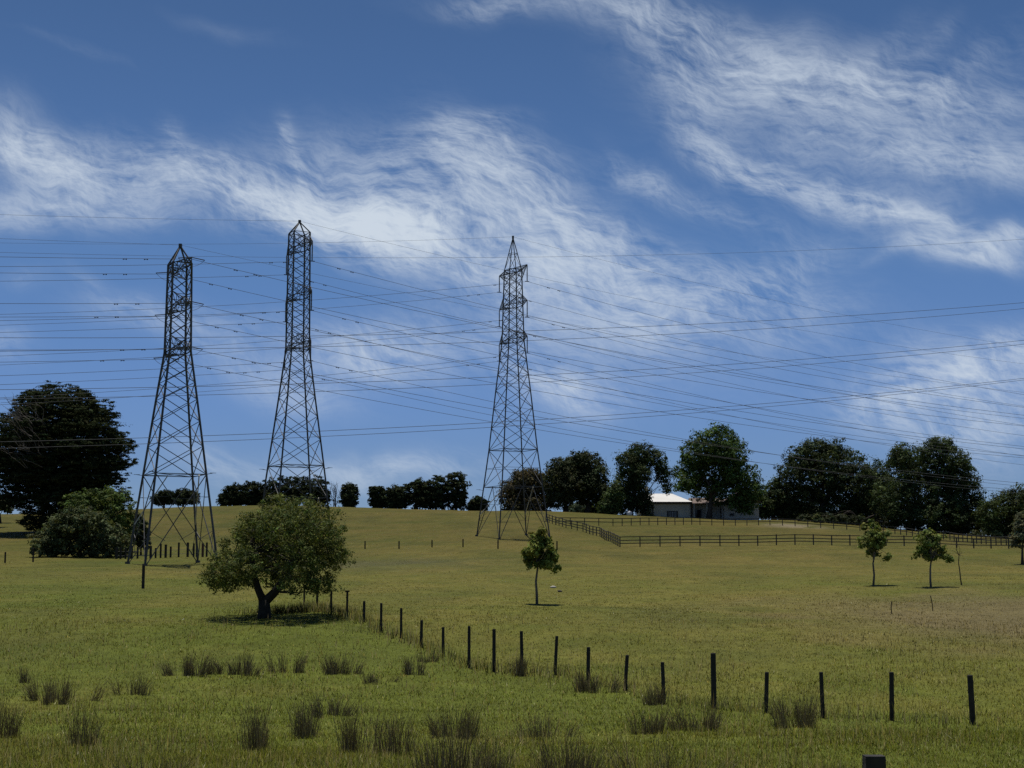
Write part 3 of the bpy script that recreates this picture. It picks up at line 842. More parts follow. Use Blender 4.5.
# ------------------------------------------------------------------ ridge trees
def ridge(name, label, lobes, Y, yb, seed, rgb=(.022, .028, .012), n=170, leaf=.55, cr=.6, group='dark trees along the ridge', cat='tree', mat='needle', tr=.25, **kw):
    x = lobes[0][0]
    if name == 'ridge_tree':
        lobes = [(l[0], l[1], l[2] * 1.2, l[3]) for l in lobes]
        lobes = lobes + [(l[0], (l[1] + yb) / 2 + 1, l[2] * .85, max(3, (yb - l[1]) / 2)) for l in lobes]; n = int(n * 1.7)
    k = dict(flat=.5, up=.5, fill=.3, aspect=.5, cv=.3); k.update(kw)
    make_tree(name, label, cat, base_at(x, Y, yb), plobes(lobes, Y), n, 26, leaf * .8, cr, rgb, trunk_r=tr, mat=mat, seed=seed, group=group, limbs=5, **k)
ridge('ridge_tree', 'low dark tree on the ridge seen through the left pylon, left one', [(164, 496, 6, 6), (158, 498, 5, 4), (170, 497, 5, 6)], 315, 503, 41)
ridge('ridge_tree', 'low dark tree on the ridge seen through the left pylon, right one', [(183, 496, 7, 7), (192, 497, 6, 6), (178, 498, 6, 5)], 316, 503, 42)
ridge('ridge_tree', 'lowest bushy ridge tree at the left end of the windbreak behind the middle pylon', [(230, 495, 7, 9), (223, 499, 4, 5), (238, 494, 7, 10)], 312, 505, 43)
ridge('ridge_tree', 'dark ridge tree just left of the middle pylon', [(249, 494, 8, 11), (256, 492, 7, 10)], 313, 505, 44)
ridge('ridge_tree', 'dark ridge tree framed by the left legs of the middle pylon', [(270, 492, 9, 13), (279, 490, 8, 12), (264, 495, 7, 10)], 313, 505, 45)
ridge('ridge_tree', 'dark ridge tree framed by the centre of the middle pylon', [(294, 490, 9, 14), (303, 487, 9, 9), (288, 493, 7, 12)], 312, 505, 46)
ridge('ridge_tree', 'dark ridge tree at the right legs of the middle pylon', [(317, 491, 8, 15), (324, 492, 5, 13), (310, 493, 7, 12)], 311, 505, 47)
ridge('ridge_tree', 'dark upright ridge tree standing alone right of the middle pylon', [(349, 489, 6, 6), (348, 498, 7, 9), (352, 493, 5, 7)], 311, 506, 48)
ridge('ridge_tree', 'shaggy dark tree at the low left end of the stepped ridge windbreak', [(377, 494, 6, 8), (374, 490, 4, 4), (383, 496, 6, 8)], 311, 507, 49)
ridge('ridge_tree', 'dark tree second from the left in the stepped ridge windbreak', [(396, 496, 8, 11), (404, 494, 6, 10), (390, 498, 5, 8)], 311, 508, 50)
ridge('ridge_tree', 'dark tree in the middle of the stepped ridge windbreak', [(415, 493, 8, 13), (422, 489, 7, 10), (424, 498, 7, 9)], 311, 508, 51)
ridge('ridge_tree', 'dark tree second from the right in the stepped ridge windbreak', [(436, 491, 8, 16), (442, 487, 7, 11), (430, 494, 6, 12)], 311, 509, 52)
ridge('ridge_tree', 'tallest dark tree at the right end of the stepped ridge windbreak', [(456, 490, 9, 17), (462, 490, 5, 17), (450, 488, 8, 14), (458, 478, 7, 5)], 310, 510, 53)
ridge('ridge_tree', 'small round dark tree on the ridge just left of the right pylon', [(478, 503, 6, 6), (483, 504, 4, 5), (473, 505, 4, 4)], 311, 511, 54)
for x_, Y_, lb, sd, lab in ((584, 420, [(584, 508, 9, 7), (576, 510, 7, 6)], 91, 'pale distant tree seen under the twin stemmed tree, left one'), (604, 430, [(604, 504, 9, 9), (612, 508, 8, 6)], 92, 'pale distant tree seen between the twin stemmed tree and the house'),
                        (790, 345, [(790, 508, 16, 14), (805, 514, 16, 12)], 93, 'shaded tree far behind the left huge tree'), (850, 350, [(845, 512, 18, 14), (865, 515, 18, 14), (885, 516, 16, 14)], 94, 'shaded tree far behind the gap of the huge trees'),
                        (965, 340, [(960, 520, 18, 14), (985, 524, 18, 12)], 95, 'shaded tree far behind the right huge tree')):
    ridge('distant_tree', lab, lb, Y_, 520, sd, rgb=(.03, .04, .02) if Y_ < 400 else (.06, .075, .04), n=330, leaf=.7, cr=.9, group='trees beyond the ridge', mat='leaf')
# leafless tree on the ridge
b = base_at(335, 310, 505); mb = MB(); rg = np.random.default_rng(55)
for k in range(9):
    Q = limb(mb, b + (rg.normal() * .2, rg.normal() * .2, -.1), pxy(335 + rg.uniform(-6, 6), rg.uniform(484, 494), 310), .06, .02, rg, 4)
    for j in range(6):
        q = Q[rg.integers(2, 7)]; limb(mb, q, q + np.array((rg.normal() * .6, rg.normal() * .4, rg.uniform(.2, 1.2))), .03, .012, rg, 4, seg=3)
tag(mb.build('bare_tree', M['dead'], None, b, loc=[float(v) for v in b]), 'pale leafless tree on the ridge right of the middle pylon', 'tree')

# ------------------------------------------------------------------ trees round the house
def big(label, x, Y, yb, lobes, seed, rgb, n=500, leaf=.5, cr=.75, tr=.45, trunks=None, name='garden_tree', **kw):
    k = dict(flat=.65, up=.45, fill=.3, aspect=.65, cv=.3, shell=.08); k.update(kw)
    return make_tree(name, label, 'tree', base_at(x, Y, yb), plobes(lobes, Y), int(n * 1.35), 34, leaf * .68, cr * 1.25, (rgb[0] * 1.0, rgb[1] * 1.14, rgb[2] * .95), trunk_r=tr, seed=seed, group='tall trees around the house', **k)
big('wide reddish brown crowned tree behind the right pylon', 528, 306, 520, [(525, 488, 20, 17), (512, 497, 13, 16), (540, 492, 14, 18), (528, 478, 14, 9), (528, 505, 22, 13)], 61, (.055, .041, .02), n=620)
big('broad dark tree with bare stem, right of the brown crowned tree', 566, 302, 519, [(562, 470, 13, 13), (556, 482, 12, 16), (570, 484, 13, 16), (561, 497, 16, 11), (573, 465, 9, 9)], 62, (.034, .036, .017), n=480)
big('tall rounded dark tree with twin stems left of the house gap', 588, 303, 519, [(580, 462, 10, 11), (590, 468, 14, 14), (597, 482, 11, 16), (583, 484, 14, 15), (592, 497, 15, 10), (605, 492, 6, 10)], 63, (.032, .036, .016), n=520)
big('dark lopsided tree overhanging the white roof', 630, 296, 520, [(640, 456, 14, 13), (630, 464, 13, 14), (655, 460, 11, 10), (627, 482, 12, 13), (640, 476, 12, 12), (663, 473, 8, 9), (624, 503, 11, 12), (636, 498, 10, 15), (668, 487, 4, 6), (645, 502, 7, 14)], 64, (.03, .039, .016), n=560)
big('tallest full green tree in front of the house', 709, 294, 519, [(715, 445, 23, 20), (700, 455, 20, 16), (730, 455, 17, 19), (690, 472, 17, 14), (718, 470, 26, 18), (742, 478, 17, 16), (703, 488, 19, 12), (752, 494, 13, 14), (728, 492, 20, 13), (744, 503, 14, 10), (684, 482, 9, 9)], 65, (.046, .066, .020), n=1050)
big('small bushy tree between the twin stemmed tree and the house', 613, 292, 519, [(612, 503, 8, 10), (616, 492, 6, 9), (606, 508, 6, 7)], 66, (.045, .058, .022), n=150, tr=.12)
for x, s, lab in ((598, 67, 'low clipped hedge under the twin stemmed tree'), (756, 68, 'low dark hedge at the right end of the house')):
    ridge('hedge', lab, [(x, 512, 9, 5), (x - 9, 513, 8, 4), (x + 9, 513, 8, 4)], 305, 519, s, rgb=(.035, .045, .018), n=110, group='low hedges by the house', cat='hedge', mat='leaf')
big('huge black green tree left of the two big trees on the right', 822, 300, 525, [(820, 470, 34, 28), (800, 480, 24, 26), (840, 468, 26, 24), (822, 450, 22, 12), (853, 487, 22, 26), (786, 498, 14, 20), (830, 503, 40, 20), (864, 500, 14, 24), (805, 455, 14, 12)], 71, (.030, .038, .017), n=1300, tr=.7)
big('huge many topped tree, right one of the two big trees', 935, 292, 530, [(938, 465, 20, 24), (933, 452, 12, 14), (955, 468, 14, 22), (908, 470, 22, 24), (903, 458, 12, 13), (925, 495, 38, 26), (962, 488, 18, 26), (895, 500, 20, 24), (972, 503, 13, 18), (946, 447, 8, 9), (935, 515, 44, 14)], 72, (.036, .046, .019), n=1500, tr=.7)
big('loose mid green tree filling the gap between the two huge trees', 875, 312, 527, [(876, 478, 12, 18), (870, 490, 14, 20), (884, 495, 12, 22)], 73, (.045, .058, .024), n=330)
big('mid green tree at the right end of the house, against the huge tree', 774, 304, 521, [(776, 498, 12, 16), (762, 506, 12, 13), (754, 498, 8, 8), (784, 506, 10, 14), (775, 486, 5, 8)], 74, (.038, .05, .02), n=300)
big('dark rounded tree bank at the right edge, lower than the huge trees', 1005, 285, 536, [(1004, 512, 18, 20), (1022, 507, 20, 20), (990, 518, 12, 16), (1012, 525, 24, 10), (1036, 505, 16, 18)], 75, (.036, .044, .016), n=620)
ridge('hedge', 'low dark undergrowth below the huge trees by the fence', [(845, 520, 22, 6), (815, 518, 20, 5), (880, 523, 20, 6), (915, 527, 20, 6), (950, 531, 20, 5), (985, 534, 18, 5)], 288, 527, 76, rgb=(.03, .038, .016), n=420, group='low hedges by the house', cat='hedge', mat='leaf')
ridge('shrub', 'pale grey green shrub cut by the right edge', [(1022, 530, 9, 14), (1028, 520, 10, 12), (1017, 541, 6, 9)], 150, 553, 77, rgb=(.085, .092, .05), n=210, leaf=.3, cr=.35, group=None, cat='shrub', mat='leaf', tr=.12)
for x, y, s, lab in ((817, 519, 78, 'tiny pale bush at the foot of the left huge tree'), (995, 534, 79, 'tiny pale bush by the fence near the right edge')):
    ridge('shrub', lab, [(x, y, 3.5, 4.5), (x + 4, y + 2, 3, 3)], 279, y + 5, s, rgb=(.075, .095, .035), n=50, leaf=.35, cr=.3, group='tiny bushes by the fence', cat='shrub', mat='leaf', tr=.08)

# ------------------------------------------------------------------ house
def house():
    Y = 300.; k = Y / F
    g = float(terr(xb(690, Y), Y)) - .05
    X = lambda x: xb(x, Y)
    Zy = lambda y: pz(y, Y)
    base = np.array((X(700), Y, g))
    root = thing('house', base, 'single storey cream house with a white hipped roof, half hidden by trees', 'house')
    def bx(name, mat, x0, x1, y0, y1, z0, z1, par=root):
        m = MB(); m.box(X(x0), X(x1), Y + y0, Y + y1, z0, z1); return m.build(name, M[mat], par, base)
    ev = Zy(502.5)
    # left wing
    lw = bx('wall', 'wall', 640, 690, 0, 9, g - .6, ev)
    r = MB(); e0 = ev + .12; rt = Zy(492.5)
    V = [(X(638.5), Y - .7, e0), (X(691.5), Y - .7, e0), (X(691.5), Y + 9.7, e0), (X(638.5), Y + 9.7, e0), (X(650), Y + 4.5, rt), (X(674), Y + 4.5, rt)]
    r.add(V, [(0, 1, 5, 4), (1, 2, 5), (2, 3, 4, 5), (3, 0, 4), (3, 2, 1, 0)]); rf = r.build('roof', M['roof_w'], root, base)
    bx('fascia', 'fascia', 638.5, 691.5, -.75, -.62, ev - .28, e0 - .003, rf)
    for x in (652.3, 690.4): bx('veranda_post', 'fascia', x - .5, x + .5, -.72, -.5, g - .6, ev - .28)
    bx('chimney', 'wall', 646, 649.2, 2.5, 3.2, ev, Zy(485.5), rf)
    w = bx('window', 'fascia', 666.5, 677.5, -.06, .02, Zy(519), Zy(511), root)
    bx('pane', 'glass', 667.2, 676.8, -.09, -.05, Zy(518.2), Zy(511.8), w)
    m = MB()
    for x in (669.6, 672, 674.4): m.box(X(x) - .04, X(x) + .04, Y - .13, Y - .09, Zy(518.2), Zy(511.8))
    m.build('window_bars', M['frame'], w, base)
    bx('meter_box', 'white', 641, 645, -.16, .0, Zy(511.5), Zy(508.5))
    bx('wall', 'wall2', 640, 645.5, -1.6, -.02, g - .6, Zy(512.5))
    # middle link with veranda
    bx('wall', 'wall2', 690.6, 722, 3.0, 8, g - .6, ev)
    r = MB(); rt2 = Zy(497)
    V = [(X(691), Y - .2, ev - .15), (X(723), Y - .2, ev - .15), (X(723), Y + 4.2, rt2), (X(691), Y + 4.2, rt2), (X(723), Y + 8.6, ev - .15), (X(691), Y + 8.6, ev - .15)]
    r.add(V, [(0, 1, 2, 3), (3, 2, 4, 5), (0, 3, 5), (1, 4, 2), (0, 5, 4, 1)]); r.build('roof', M['roof_b'], root, base)
    for x in (693.5, 706.5, 721.8): bx('veranda_post', 'frame', x - .7, x + .7, -.1, .15, g - .6, ev - .15)
    w = bx('window', 'frame', 696, 704, 2.93, 3.02, Zy(518), Zy(508.5)); bx('pane', 'glass', 696.5, 703.5, 2.9, 2.935, Zy(517.5), Zy(509), w)
    w = bx('door', 'fascia', 709, 713, 2.93, 3.02, g, Zy(508.5)); 
    # right gabled wing
    gx0, gx1 = 722.6, 757
    m = MB(); ap = Zy(492.5); gm = (gx0 + gx1) / 2
    V = []
    for yy in (Y - 1.5, Y + 10):
        V += [(X(gx0), yy, g - .6), (X(gx1), yy, g - .6), (X(gx1), yy, ev), (X(gm), yy, ap), (X(gx0), yy, ev)]
    m.add(V, [(0, 1, 2, 3, 4), (9, 8, 7, 6, 5), (0, 5, 6, 1), (1, 6, 7, 2), (4, 3, 8, 9)[::-1], (2, 7, 8, 3), (0, 4, 9, 5)]); m.build('wall', M['wall2'], root, base)
    m = MB()
    for x0, x1 in ((gx0 - 2.5, gm), (gx1 + 2.5, gm)):
        sl = (ap - ev) / (X(gm) - X(gx0)); dz = -abs(X(x0) - X(gx0 if x0 < gm else gx1)) * sl
        P_ = [(X(x0), ev + dz), (X(gm), ap)]
        V = [(p[0], yy, p[1] + t) for yy in (Y - 2.1, Y + 10.6) for p in P_ for t in (.03, .22)]
        m.add(V, [(0, 2, 3, 1), (4, 5, 7, 6), (1, 3, 7, 5), (0, 4, 6, 2), (0, 1, 5, 4), (2, 6, 7, 3)])
    m.build('roof', M['roof_b'], root, base)
    w = bx('window', 'frame', 735.6, 747.4, -1.56, -1.48, Zy(513.5), Zy(503)); bx('pane', 'glass', 736.2, 741.2, -1.6, -1.555, Zy(513), Zy(503.5), w); bx('pane', 'glass', 741.9, 746.8, -1.6, -1.555, Zy(513), Zy(503.5), w)
    w = bx('window', 'frame', 727.6, 732.4, -1.56, -1.48, Zy(516.8), Zy(513.4)); bx('pane', 'glass', 728, 732, -1.6, -1.555, Zy(516.4), Zy(513.8), w)
house()

# small white round topped tank at the end of the house
b = base_at(629.5, 290., 520); mb = MB()
q_ = [(0, .56), (.45, .58), (.62, .52), (.74, .38), (.82, .16)]
mb.tube([(0, 0, z_) for z_, _ in q_], [r_ for _, r_ in q_], 16)
root = thing('water_tank', b, 'small white round topped tank by the left end of the house', 'tank')
mb.build('tank_body', M['white'], root, smooth=True)
m = MB(); m.tube([(0, 0, .78), (0, 0, .88)], .17, 12); m.build('lid', M['frame'], root)

# ------------------------------------------------------------------ rush clumps
RUSH = [(184, 676, 28, 22, 'low ragged rush clump, left one of three in a row below the round tree'), (208, 675, 22, 15, 'thin low rush clump, middle one of three in a row below the round tree'),
        (240, 675, 28, 20, 'dense rush clump, right one of three in a row below the round tree'), (287, 673, 26, 21, 'wispy rush clump directly below the round tree'),
        (340, 674, 28, 20, 'rounded rush clump below the capped post'), (412, 675, 15, 17, 'small upright rush clump left of the middle of the post row'),
        (520, 676, 17, 18, 'small dark rush clump at the foot of a fence post'), (56, 702, 48, 24, 'broad dark mound of rushes near the left edge'),
        (83, 746, 24, 52, 'tall narrow dark rush clump at the lower left'), (4, 738, 32, 48, 'brown rush clump cut by the left edge'),
        (135, 695, 24, 24, 'sparse upright rushes between the left mound and the row of three'), (257, 752, 36, 46, 'spiky rush clump left of centre near the lower edge'),
        (304, 738, 34, 36, 'dense dark rush clump, lower left of the paired clumps'), (330, 716, 28, 26, 'rush clump behind and right of the dense dark clump'),
        (356, 754, 32, 50, 'tall brown rush clump, left of a close pair near the lower edge'), (396, 756, 32, 46, 'brown rush clump, right of a close pair near the lower edge'),
        (455, 738, 46, 32, 'wide rush clump at the lower middle, upper one'), (448, 778, 60, 60, 'wide rush clump at the lower middle, cut by the lower edge'),
        (492, 775, 34, 36, 'short rush clump right of the wide lower middle clump'), (570, 775, 62, 46, 'pale strawy rush clump at the lower edge right of the middle'),
        (590, 692, 34, 20, 'flat grey rush clump in front of the eighth fence post'), (655, 705, 22, 22, 'dark rush clump left of the sixth fence post foot'),
        (650, 734, 36, 25, 'rush clump below the sixth fence post'), (696, 731, 46, 30, 'bushy rush clump just below the tallest fence post'),
        (541, 738, 48, 26, 'faint grassy rush clump below the ninth fence post'), (797, 728, 40, 34, 'rush clump standing between the third and fourth fence posts from right'),
        (665, 775, 66, 40, 'spreading thin rushes at the lower edge below the tallest post'), (150, 778, 50, 34, 'thin rushes at the lower edge toward the left'),
        (428, 662, 16, 12, 'tiny rush tuft at a post foot in the middle of the row'), (840, 776, 34, 26, 'thin rushes beside the thick black post'), (25, 683, 12, 18, 'tiny dark rush tuft near the left edge, above the broad mound'),
        (375, 683, 26, 12, 'low faint rush tuft right of the rounded clump')]
for i, (x, yb, w, h, lab) in enumerate(RUSH):
    b = ground_at(x, yb) if yb < 767 else base_at(x, F * 2.72 / (yb - 566), yb)
    b[2] = float(terr(b[0], b[1])); k = b[1] / F; rg = np.random.default_rng(100 + i)
    W, H = w * k * 1.38, h * k * 1.12
    faint = any(s in lab for s in ('faint', 'thin', 'sparse', 'wispy', 'tuft', 'spreading'))
    n = int((220 if not faint else 120) * max(.6, min(2.4, W / .7)))
    cen = rg.normal(size=(max(2, int(W / .18)), 2)) * np.array((W * .26, W * .18))
    cen = cen - cen.mean(0); ci = rg.integers(0, len(cen), n)
    bx_ = b[0] + cen[ci, 0] + rg.normal(size=n) * .07; by_ = b[1] + cen[ci, 1] + rg.normal(size=n) * .07
    hh = H * 1.05 * (.25 + .8 * rg.random(n) ** .8) * (.6 + .5 * rg.random(len(cen))[ci])
    fan = np.stack([(bx_ - b[0]) * .4 + rg.normal(size=n) * .16 * hh, rg.normal(size=n) * .16 * hh], 1)
    B = np.stack([bx_, by_, terr(bx_, by_) - .03], 1)
    wd = .0085 * max(1, b[1] / 30) * (.7 + .6 * rg.random(n)); an = rg.random(n) * pi
    wv = np.stack([np.cos(an), np.sin(an) * .6, np.zeros(n)], 1) * wd[:, None] / 2
    Mid = B + np.stack([fan[:, 0] * .35, fan[:, 1] * .35, hh * .55], 1); T = B + np.stack([fan[:, 0], fan[:, 1], hh], 1)
    V = np.concatenate([np.stack([B - wv, B + wv, Mid + wv * .8, Mid - wv * .8], 1), np.stack([Mid - wv * .8, Mid + wv * .8, T + wv * .2, T - wv * .2], 1)])
    cb_ = np.where((rg.random(n) < .22)[:, None], np.array((.27, .22, .13)), np.array((.14, .116, .06))) * np.exp(rg.normal(size=n) * .3)[:, None]
    if 'brown' in lab or 'strawy' in lab: cb_ = cb_ * .55 + np.array((.15, .11, .065)) * .45
    ct_ = cb_ * .6 + np.array((.12, .095, .06)) * .4
    me = poly_mesh('rush_clump', V - b, 4, np.concatenate([cb_, ct_]))
    tag(link('rush_clump', me, M['needle'], None, [float(v) for v in b]), lab, 'rushes', 'rush clumps in the near paddock')

# ------------------------------------------------------------------ light and sky
sun = bpy.data.lights.new('sun', 'SUN'); sun.energy = 4.2; sun.angle = R(.53); sun.color = (1, .955, .88)
so = bpy.data.objects.new('sun', sun); col.objects.link(so)
from mathutils import Vector
so.rotation_euler = Vector((-SUN).tolist()).to_track_quat('-Z', 'Y').to_euler()
so.location = (0, 0, 60)
elev = math.asin(SUN[2]); azim = math.atan2(SUN[0], SUN[1])

w = bpy.data.worlds.new('World'); sc.world = w; w.use_nodes = True
nt = w.node_tree; nt.nodes.clear(); L = nt.links
wo = N(nt, 'ShaderNodeOutputWorld'); bg = N(nt, 'ShaderNodeBackground'); bg.inputs[1].default_value = .06
sky = N(nt, 'ShaderNodeTexSky', sky_type='NISHITA'); sky.sun_disc = False; sky.sun_elevation = elev; sky.sun_rotation = azim
sky.altitude = 50; sky.air_density = .8; sky.dust_density = .1; sky.ozone_density = 5.0
hs = N(nt, 'ShaderNodeHueSaturation'); hs.inputs['Saturation'].default_value = 1.0; L.new(sky.outputs[0], hs.inputs['Color'])
tc = N(nt, 'ShaderNodeTexCoord')
sep = N(nt, 'ShaderNodeSeparateXYZ'); L.new(tc.outputs['Generated'], sep.inputs[0])
def MT(op, a, b=None, clamp=False):
    n = N(nt, 'ShaderNodeMath', operation=op); n.use_clamp = clamp
    for i, v in enumerate((a, b)):
        if v is None: continue
        if isinstance(v, (int, float)): n.inputs[i].default_value = v
        else: L.new(v, n.inputs[i])
    return n.outputs[0]
yc = MT('MAXIMUM', sep.outputs[1], .08)
uu = MT('DIVIDE', sep.outputs[0], yc); vv = MT('DIVIDE', sep.outputs[2], yc)
cmb = N(nt, 'ShaderNodeCombineXYZ'); L.new(uu, cmb.inputs[0]); L.new(vv, cmb.inputs[1])
UV = cmb.outputs[0]              # tangent-plane direction of the northern sky, 1 unit = 45 degrees
def VM(op, a, b=None):
    n = N(nt, 'ShaderNodeVectorMath', operation=op)
    for i, v in enumerate((a, b)):
        if v is None: continue
        if isinstance(v, tuple): n.inputs[i].default_value = v
        else: L.new(v, n.inputs[i])
    return n
def noise(vec, scale, detail, rough, rot=0, st=(1, 1, 1), dist=0):
    mp = N(nt, 'ShaderNodeMapping'); mp.inputs['Rotation'].default_value = (0, 0, rot); mp.inputs['Scale'].default_value = st
    r_ = N(nt, 'ShaderNodeVectorRotate', rotation_type='Z_AXIS'); r_.inputs['Angle'].default_value = rot
    L.new(vec, r_.inputs['Vector']); mp.inputs['Rotation'].default_value = (0, 0, 0); L.new(r_.outputs[0], mp.inputs[0])
    nz = N(nt, 'ShaderNodeTexNoise'); nz.inputs['Scale'].default_value = scale; nz.inputs['Detail'].default_value = detail
    nz.inputs['Roughness'].default_value = rough; nz.inputs['Distortion'].default_value = dist
    L.new(mp.outputs[0], nz.inputs['Vector']); return nz
# curl-like warp so that the filaments hook and fan
wn = noise(UV, 9, 3, .5)
wv = VM('SUBTRACT', wn.outputs['Color'], (.5, .5, .5)); ws = N(nt, 'ShaderNodeVectorMath', operation='SCALE'); L.new(wv.outputs[0], ws.inputs[0]); ws.inputs['Scale'].default_value = .055
UW = VM('ADD', UV, ws.outputs[0]).outputs[0]
wn2 = noise(UV, 34, 3, .55)
wv2 = VM('SUBTRACT', wn2.outputs['Color'], (.5, .5, .5)); ws2 = N(nt, 'ShaderNodeVectorMath', operation='SCALE'); L.new(wv2.outputs[0], ws2.inputs[0]); ws2.inputs['Scale'].default_value = .010
UW2 = VM('ADD', UW, ws2.outputs[0]).outputs[0]
def px2(x, y): return ray(x, y)
# clusters of cirrus: (x, y, half length, half width, slope angle in picture degrees, weight)
CL = [(15, 135, 40, 26, 20, .8), (60, 155, 60, 26, 20, .6), (110, 170, 90, 20, 17, .9), (30, 200, 100, 22, 5, .75), (130, 205, 80, 14, 12, .4), (150, 150, 60, 22, 20, .35), (210, 178, 100, 20, 18, .8),
      (285, 203, 90, 24, 19, 1.3), (355, 222, 70, 30, 18, 1.7), (420, 235, 60, 32, 12, 1.1), (410, 185, 110, 40, 12, .75), (340, 165, 70, 30, 10, .35),
      (298, 128, 16, 9, 60, .55), (304, 152, 26, 8, 78, .6), (318, 185, 30, 14, 60, .3), (170, 128, 24, 10, 60, .5), (455, 140, 60, 28, 60, .35), (470, 150, 80, 26, 10, .45), (480, 120, 45, 12, -5, .45), (530, 165, 60, 30, 30, .4),
      (510, 205, 100, 36, 28, .8), (590, 240, 80, 28, 28, .85), (640, 265, 60, 26, 20, .6), (480, 260, 90, 28, 15, .7), (560, 280, 80, 30, 20, .55),
      (640, 178, 40, 13, 32, .85), (690, 195, 70, 14, 18, .55), (750, 215, 60, 12, 15, .3), (610, 160, 30, 10, 70, .2), (690, 285, 120, 34, 5, .65), (745, 295, 60, 20, 5, .5), (785, 262, 60, 24, -25, .7), (820, 300, 60, 24, 10, .35), (620, 320, 120, 30, 5, .4), (720, 335, 150, 24, 3, .35),
      (480, 5, 40, 8, 0, .5), (560, 10, 110, 14, 5, .5), (640, 25, 50, 30, 40, .6), (690, 60, 50, 36, 45, .65), (740, 50, 70, 30, 30, .55), (700, 20, 90, 18, 8, .5), (760, 85, 110, 40, 15, .45), (700, 110, 60, 30, 40, .4), (860, 85, 100, 22, 16, .75), (940, 100, 100, 20, 3, .8), (870, 60, 50, 22, -50, .55), (920, 45, 45, 12, -50, .45), (960, 60, 60, 18, -40, .4), (1010, 60, 60, 30, 0, .4), (790, 70, 40, 24, -40, .35),
      (720, 145, 60, 16, 25, .75), (770, 170, 80, 16, 16, .9), (840, 195, 90, 15, 16, 1.15), (900, 212, 50, 10, 20, .6), (800, 140, 60, 30, -30, .4), (940, 150, 110, 34, 5, .8), (890, 155, 60, 20, 20, .5), (1010, 180, 70, 24, 10, .6), (940, 235, 30, 20, 60, .5), (960, 255, 60, 10, 14, .95), (1010, 246, 45, 12, -10, .85), (905, 250, 40, 10, -10, .35),
      (950, 380, 90, 34, -12, 1.1), (1005, 425, 80, 34, 5, 1.0), (885, 395, 40, 18, 0, .8), (1010, 360, 70, 20, -15, .7), (930, 420, 70, 20, 5, .4), (575, 400, 46, 20, 10, 1.0), (550, 385, 40, 14, 20, .5), (375, 372, 70, 20, 8, .85), (410, 345, 60, 18, 10, .5), (470, 335, 90, 34, 5, .4), (330, 350, 50, 18, 10, .4), (235, 360, 50, 22, 20, .4),
      (100, 285, 26, 12, 30, .3), (30, 280, 30, 12, 10, .3), (8, 340, 26, 18, 30, .75), (140, 320, 50, 16, 10, .35), (300, 400, 60, 16, 15, .45), (345, 470, 80, 13, 5, .5), (440, 466, 60, 13, -5, .5), (220, 465, 50, 18, 20, .5), (190, 325, 80, 16, 3, .35), (620, 370, 120, 34, 5, .28), (30, 420, 40, 10, 5, .4),
      (75, 45, 60, 7, 8, .16), (230, 20, 60, 7, 15, .15)]
dens = None
UWc = UW
for k_, (x, y, a, b_, ang, wt) in enumerate(CL):
    u0, v0 = px2(x, y)
    if k_ and k_ % 20 == 0:      # evaluate the clusters in batches
        c2_ = N(nt, 'ShaderNodeCombineXYZ'); L.new(MT('MULTIPLY', dens, 1e-7), c2_.inputs[2]); UWc = VM('ADD', UW, c2_.outputs[0]).outputs[0]
    mp = N(nt, 'ShaderNodeMapping', vector_type='TEXTURE')
    mp.inputs['Location'].default_value = (u0, v0, 0); mp.inputs['Rotation'].default_value = (0, 0, -R(ang)); mp.inputs['Scale'].default_value = (a / F, b_ / F, 1)
    L.new(UWc, mp.inputs[0])
    wt *= .78 if (x > 600 and y < 230) else (.85 if wt < 1 and y < 320 else 1)
    d2 = VM('DOT_PRODUCT', mp.outputs[0], mp.outputs[0]).outputs['Value']
    g_ = MT('POWER', .42, d2); g_ = MT('MULTIPLY', g_, wt)
    dens = g_ if dens is None else MT('ADD', dens, g_)
# thin scattered cirrus elsewhere in the sky (outside the picture)
far_n = noise(tc.outputs['Generated'], 2.2, 6, .6, 0, (1, 2, 2), .6)
back = N(nt, 'ShaderNodeMapRange'); back.inputs[1].default_value = .5; back.inputs[2].default_value = .8; back.inputs[4].default_value = .5; L.new(far_n.outputs['Fac'], back.inputs[0])
outm = N(nt, 'ShaderNodeMapRange'); outm.inputs[1].default_value = .42; outm.inputs[2].default_value = .8
L.new(MT('MAXIMUM', MT('ABSOLUTE', uu), MT('ABSOLUTE', vv)), outm.inputs[0])
dens = MT('ADD', dens, MT('MULTIPLY', back.outputs[0], outm.outputs[0]))
n1 = noise(UW2, 13, 9, .62, R(16), (1, 5.2, 1), .1)      # long streaks
n2 = noise(UW2, 15, 8, .64, R(-40), (3.0, 1, 1), .15)     # hooks and fall streaks
n3 = noise(UW2, 62, 8, .7, R(13), (1, 3.2, 1), .1)      # fine filaments
n4 = noise(UW, 7, 4, .5)                                 # broad gaps
def ridge_(v, k): return MT('SUBTRACT', 1, MT('MULTIPLY', MT('ABSOLUTE', MT('SUBTRACT', v, .5)), k), True)
f1 = MT('MULTIPLY', ridge_(n1.outputs['Fac'], 5.0), .40)
f2 = MT('MULTIPLY', ridge_(n2.outputs['Fac'], 5.5), .30)
f3 = MT('MULTIPLY', ridge_(n3.outputs['Fac'], 4.0), .22)
f0 = N(nt, 'ShaderNodeMapRange'); f0.inputs[1].default_value = .36; f0.inputs[2].default_value = .66; f0.inputs[4].default_value = .50; L.new(n4.outputs['Fac'], f0.inputs[0])
fil = MT('ADD', MT('ADD', f1, f2), MT('ADD', f3, f0.outputs[0]))      # 0 .. 1.4
thin = MT('SUBTRACT', 1, MT('POWER', 2.718, MT('MULTIPLY', dens, -1.0)))
alpha = MT('MULTIPLY', thin, MT('ADD', MT('MULTIPLY', fil, 1.36), -.53))
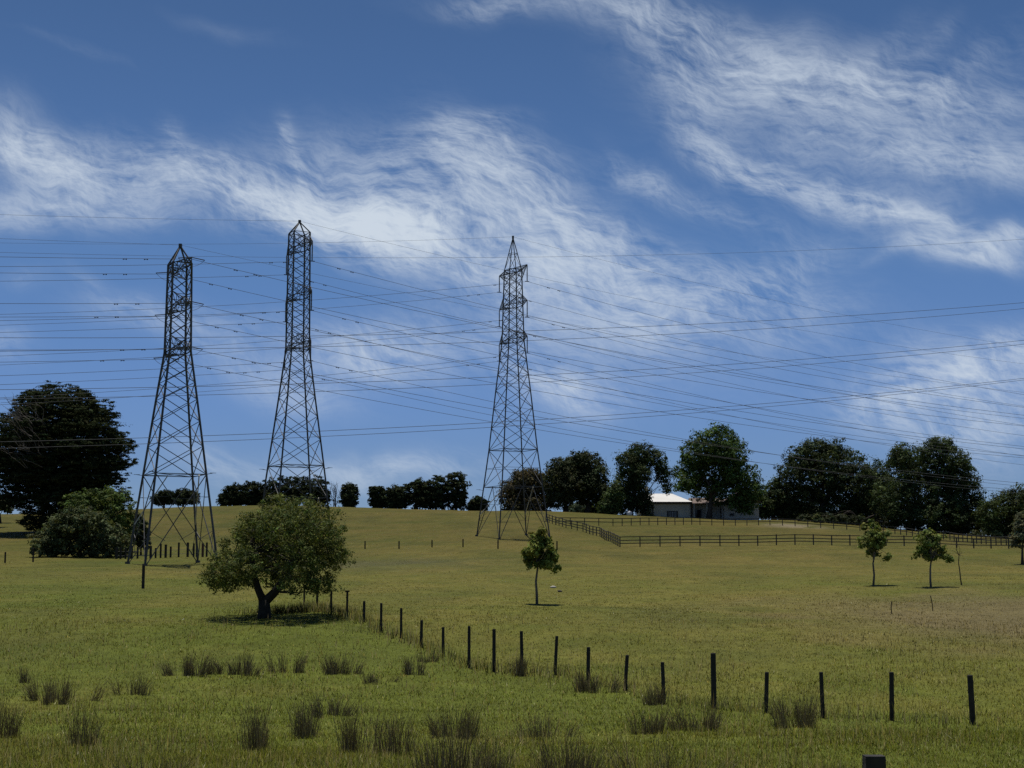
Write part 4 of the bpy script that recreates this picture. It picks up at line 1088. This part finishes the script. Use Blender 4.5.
core = N(nt, 'ShaderNodeMapRange'); core.inputs[1].default_value = 1.5; core.inputs[2].default_value = 3.0; core.inputs[4].default_value = .7; L.new(dens, core.inputs[0])
alpha = MT('ADD', alpha, core.outputs[0])
al = N(nt, 'ShaderNodeMapRange', interpolation_type='SMOOTHSTEP'); al.inputs[1].default_value = -.1; al.inputs[2].default_value = 1.25; al.inputs[3].default_value = -.02; al.inputs[4].default_value = 1.0
L.new(alpha, al.inputs[0])
mixc = N(nt, 'ShaderNodeMix', data_type='RGBA')
L.new(MT('MAXIMUM', al.outputs[0], 0), mixc.inputs[0]); gr = N(nt, 'ShaderNodeValToRGB'); cr_ = gr.color_ramp
stops = ((.14, (.68, .80, 1.12)), (.27, (.78, .92, 1.25)), (.495, (.84, 1.02, 1.24)), (.86, (.73, .89, 1.04)))
while len(cr_.elements) < len(stops): cr_.elements.new(.5)
for e_, (p_, c_) in zip(cr_.elements, stops): e_.position = p_
for e_, (p_, c_) in zip(cr_.elements, stops): e_.color = (c_[0] / 3, c_[1] / 3, c_[2] / 3, 1)
L.new(MT('DIVIDE', sep.outputs[2], .4), gr.inputs[0])
g3 = N(nt, 'ShaderNodeVectorMath', operation='SCALE'); L.new(gr.outputs[0], g3.inputs[0]); g3.inputs['Scale'].default_value = 3
clear = VM('MULTIPLY', hs.outputs[0], g3.outputs[0])
L.new(clear.outputs[0], mixc.inputs[6]); mixc.inputs[7].default_value = (9.8, 11.1, 12.7, 1)
L.new(mixc.outputs[2], bg.inputs[0]); L.new(bg.outputs[0], wo.inputs[0])
w.cycles.sampling_method = 'MANUAL'; w.cycles.sample_map_resolution = 256

# ------------------------------------------------------------------ colour management, sampling
vs = sc.view_settings; vs.view_transform = 'Standard'; vs.look = 'None'; vs.gamma = 1; vs.use_curve_mapping = False
vs.exposure = 0.0
sc.cycles.use_denoising = False
sc.cycles.max_bounces = 6; sc.cycles.diffuse_bounces = 3; sc.cycles.transmission_bounces = 4
sc.cycles.sample_clamp_indirect = 4
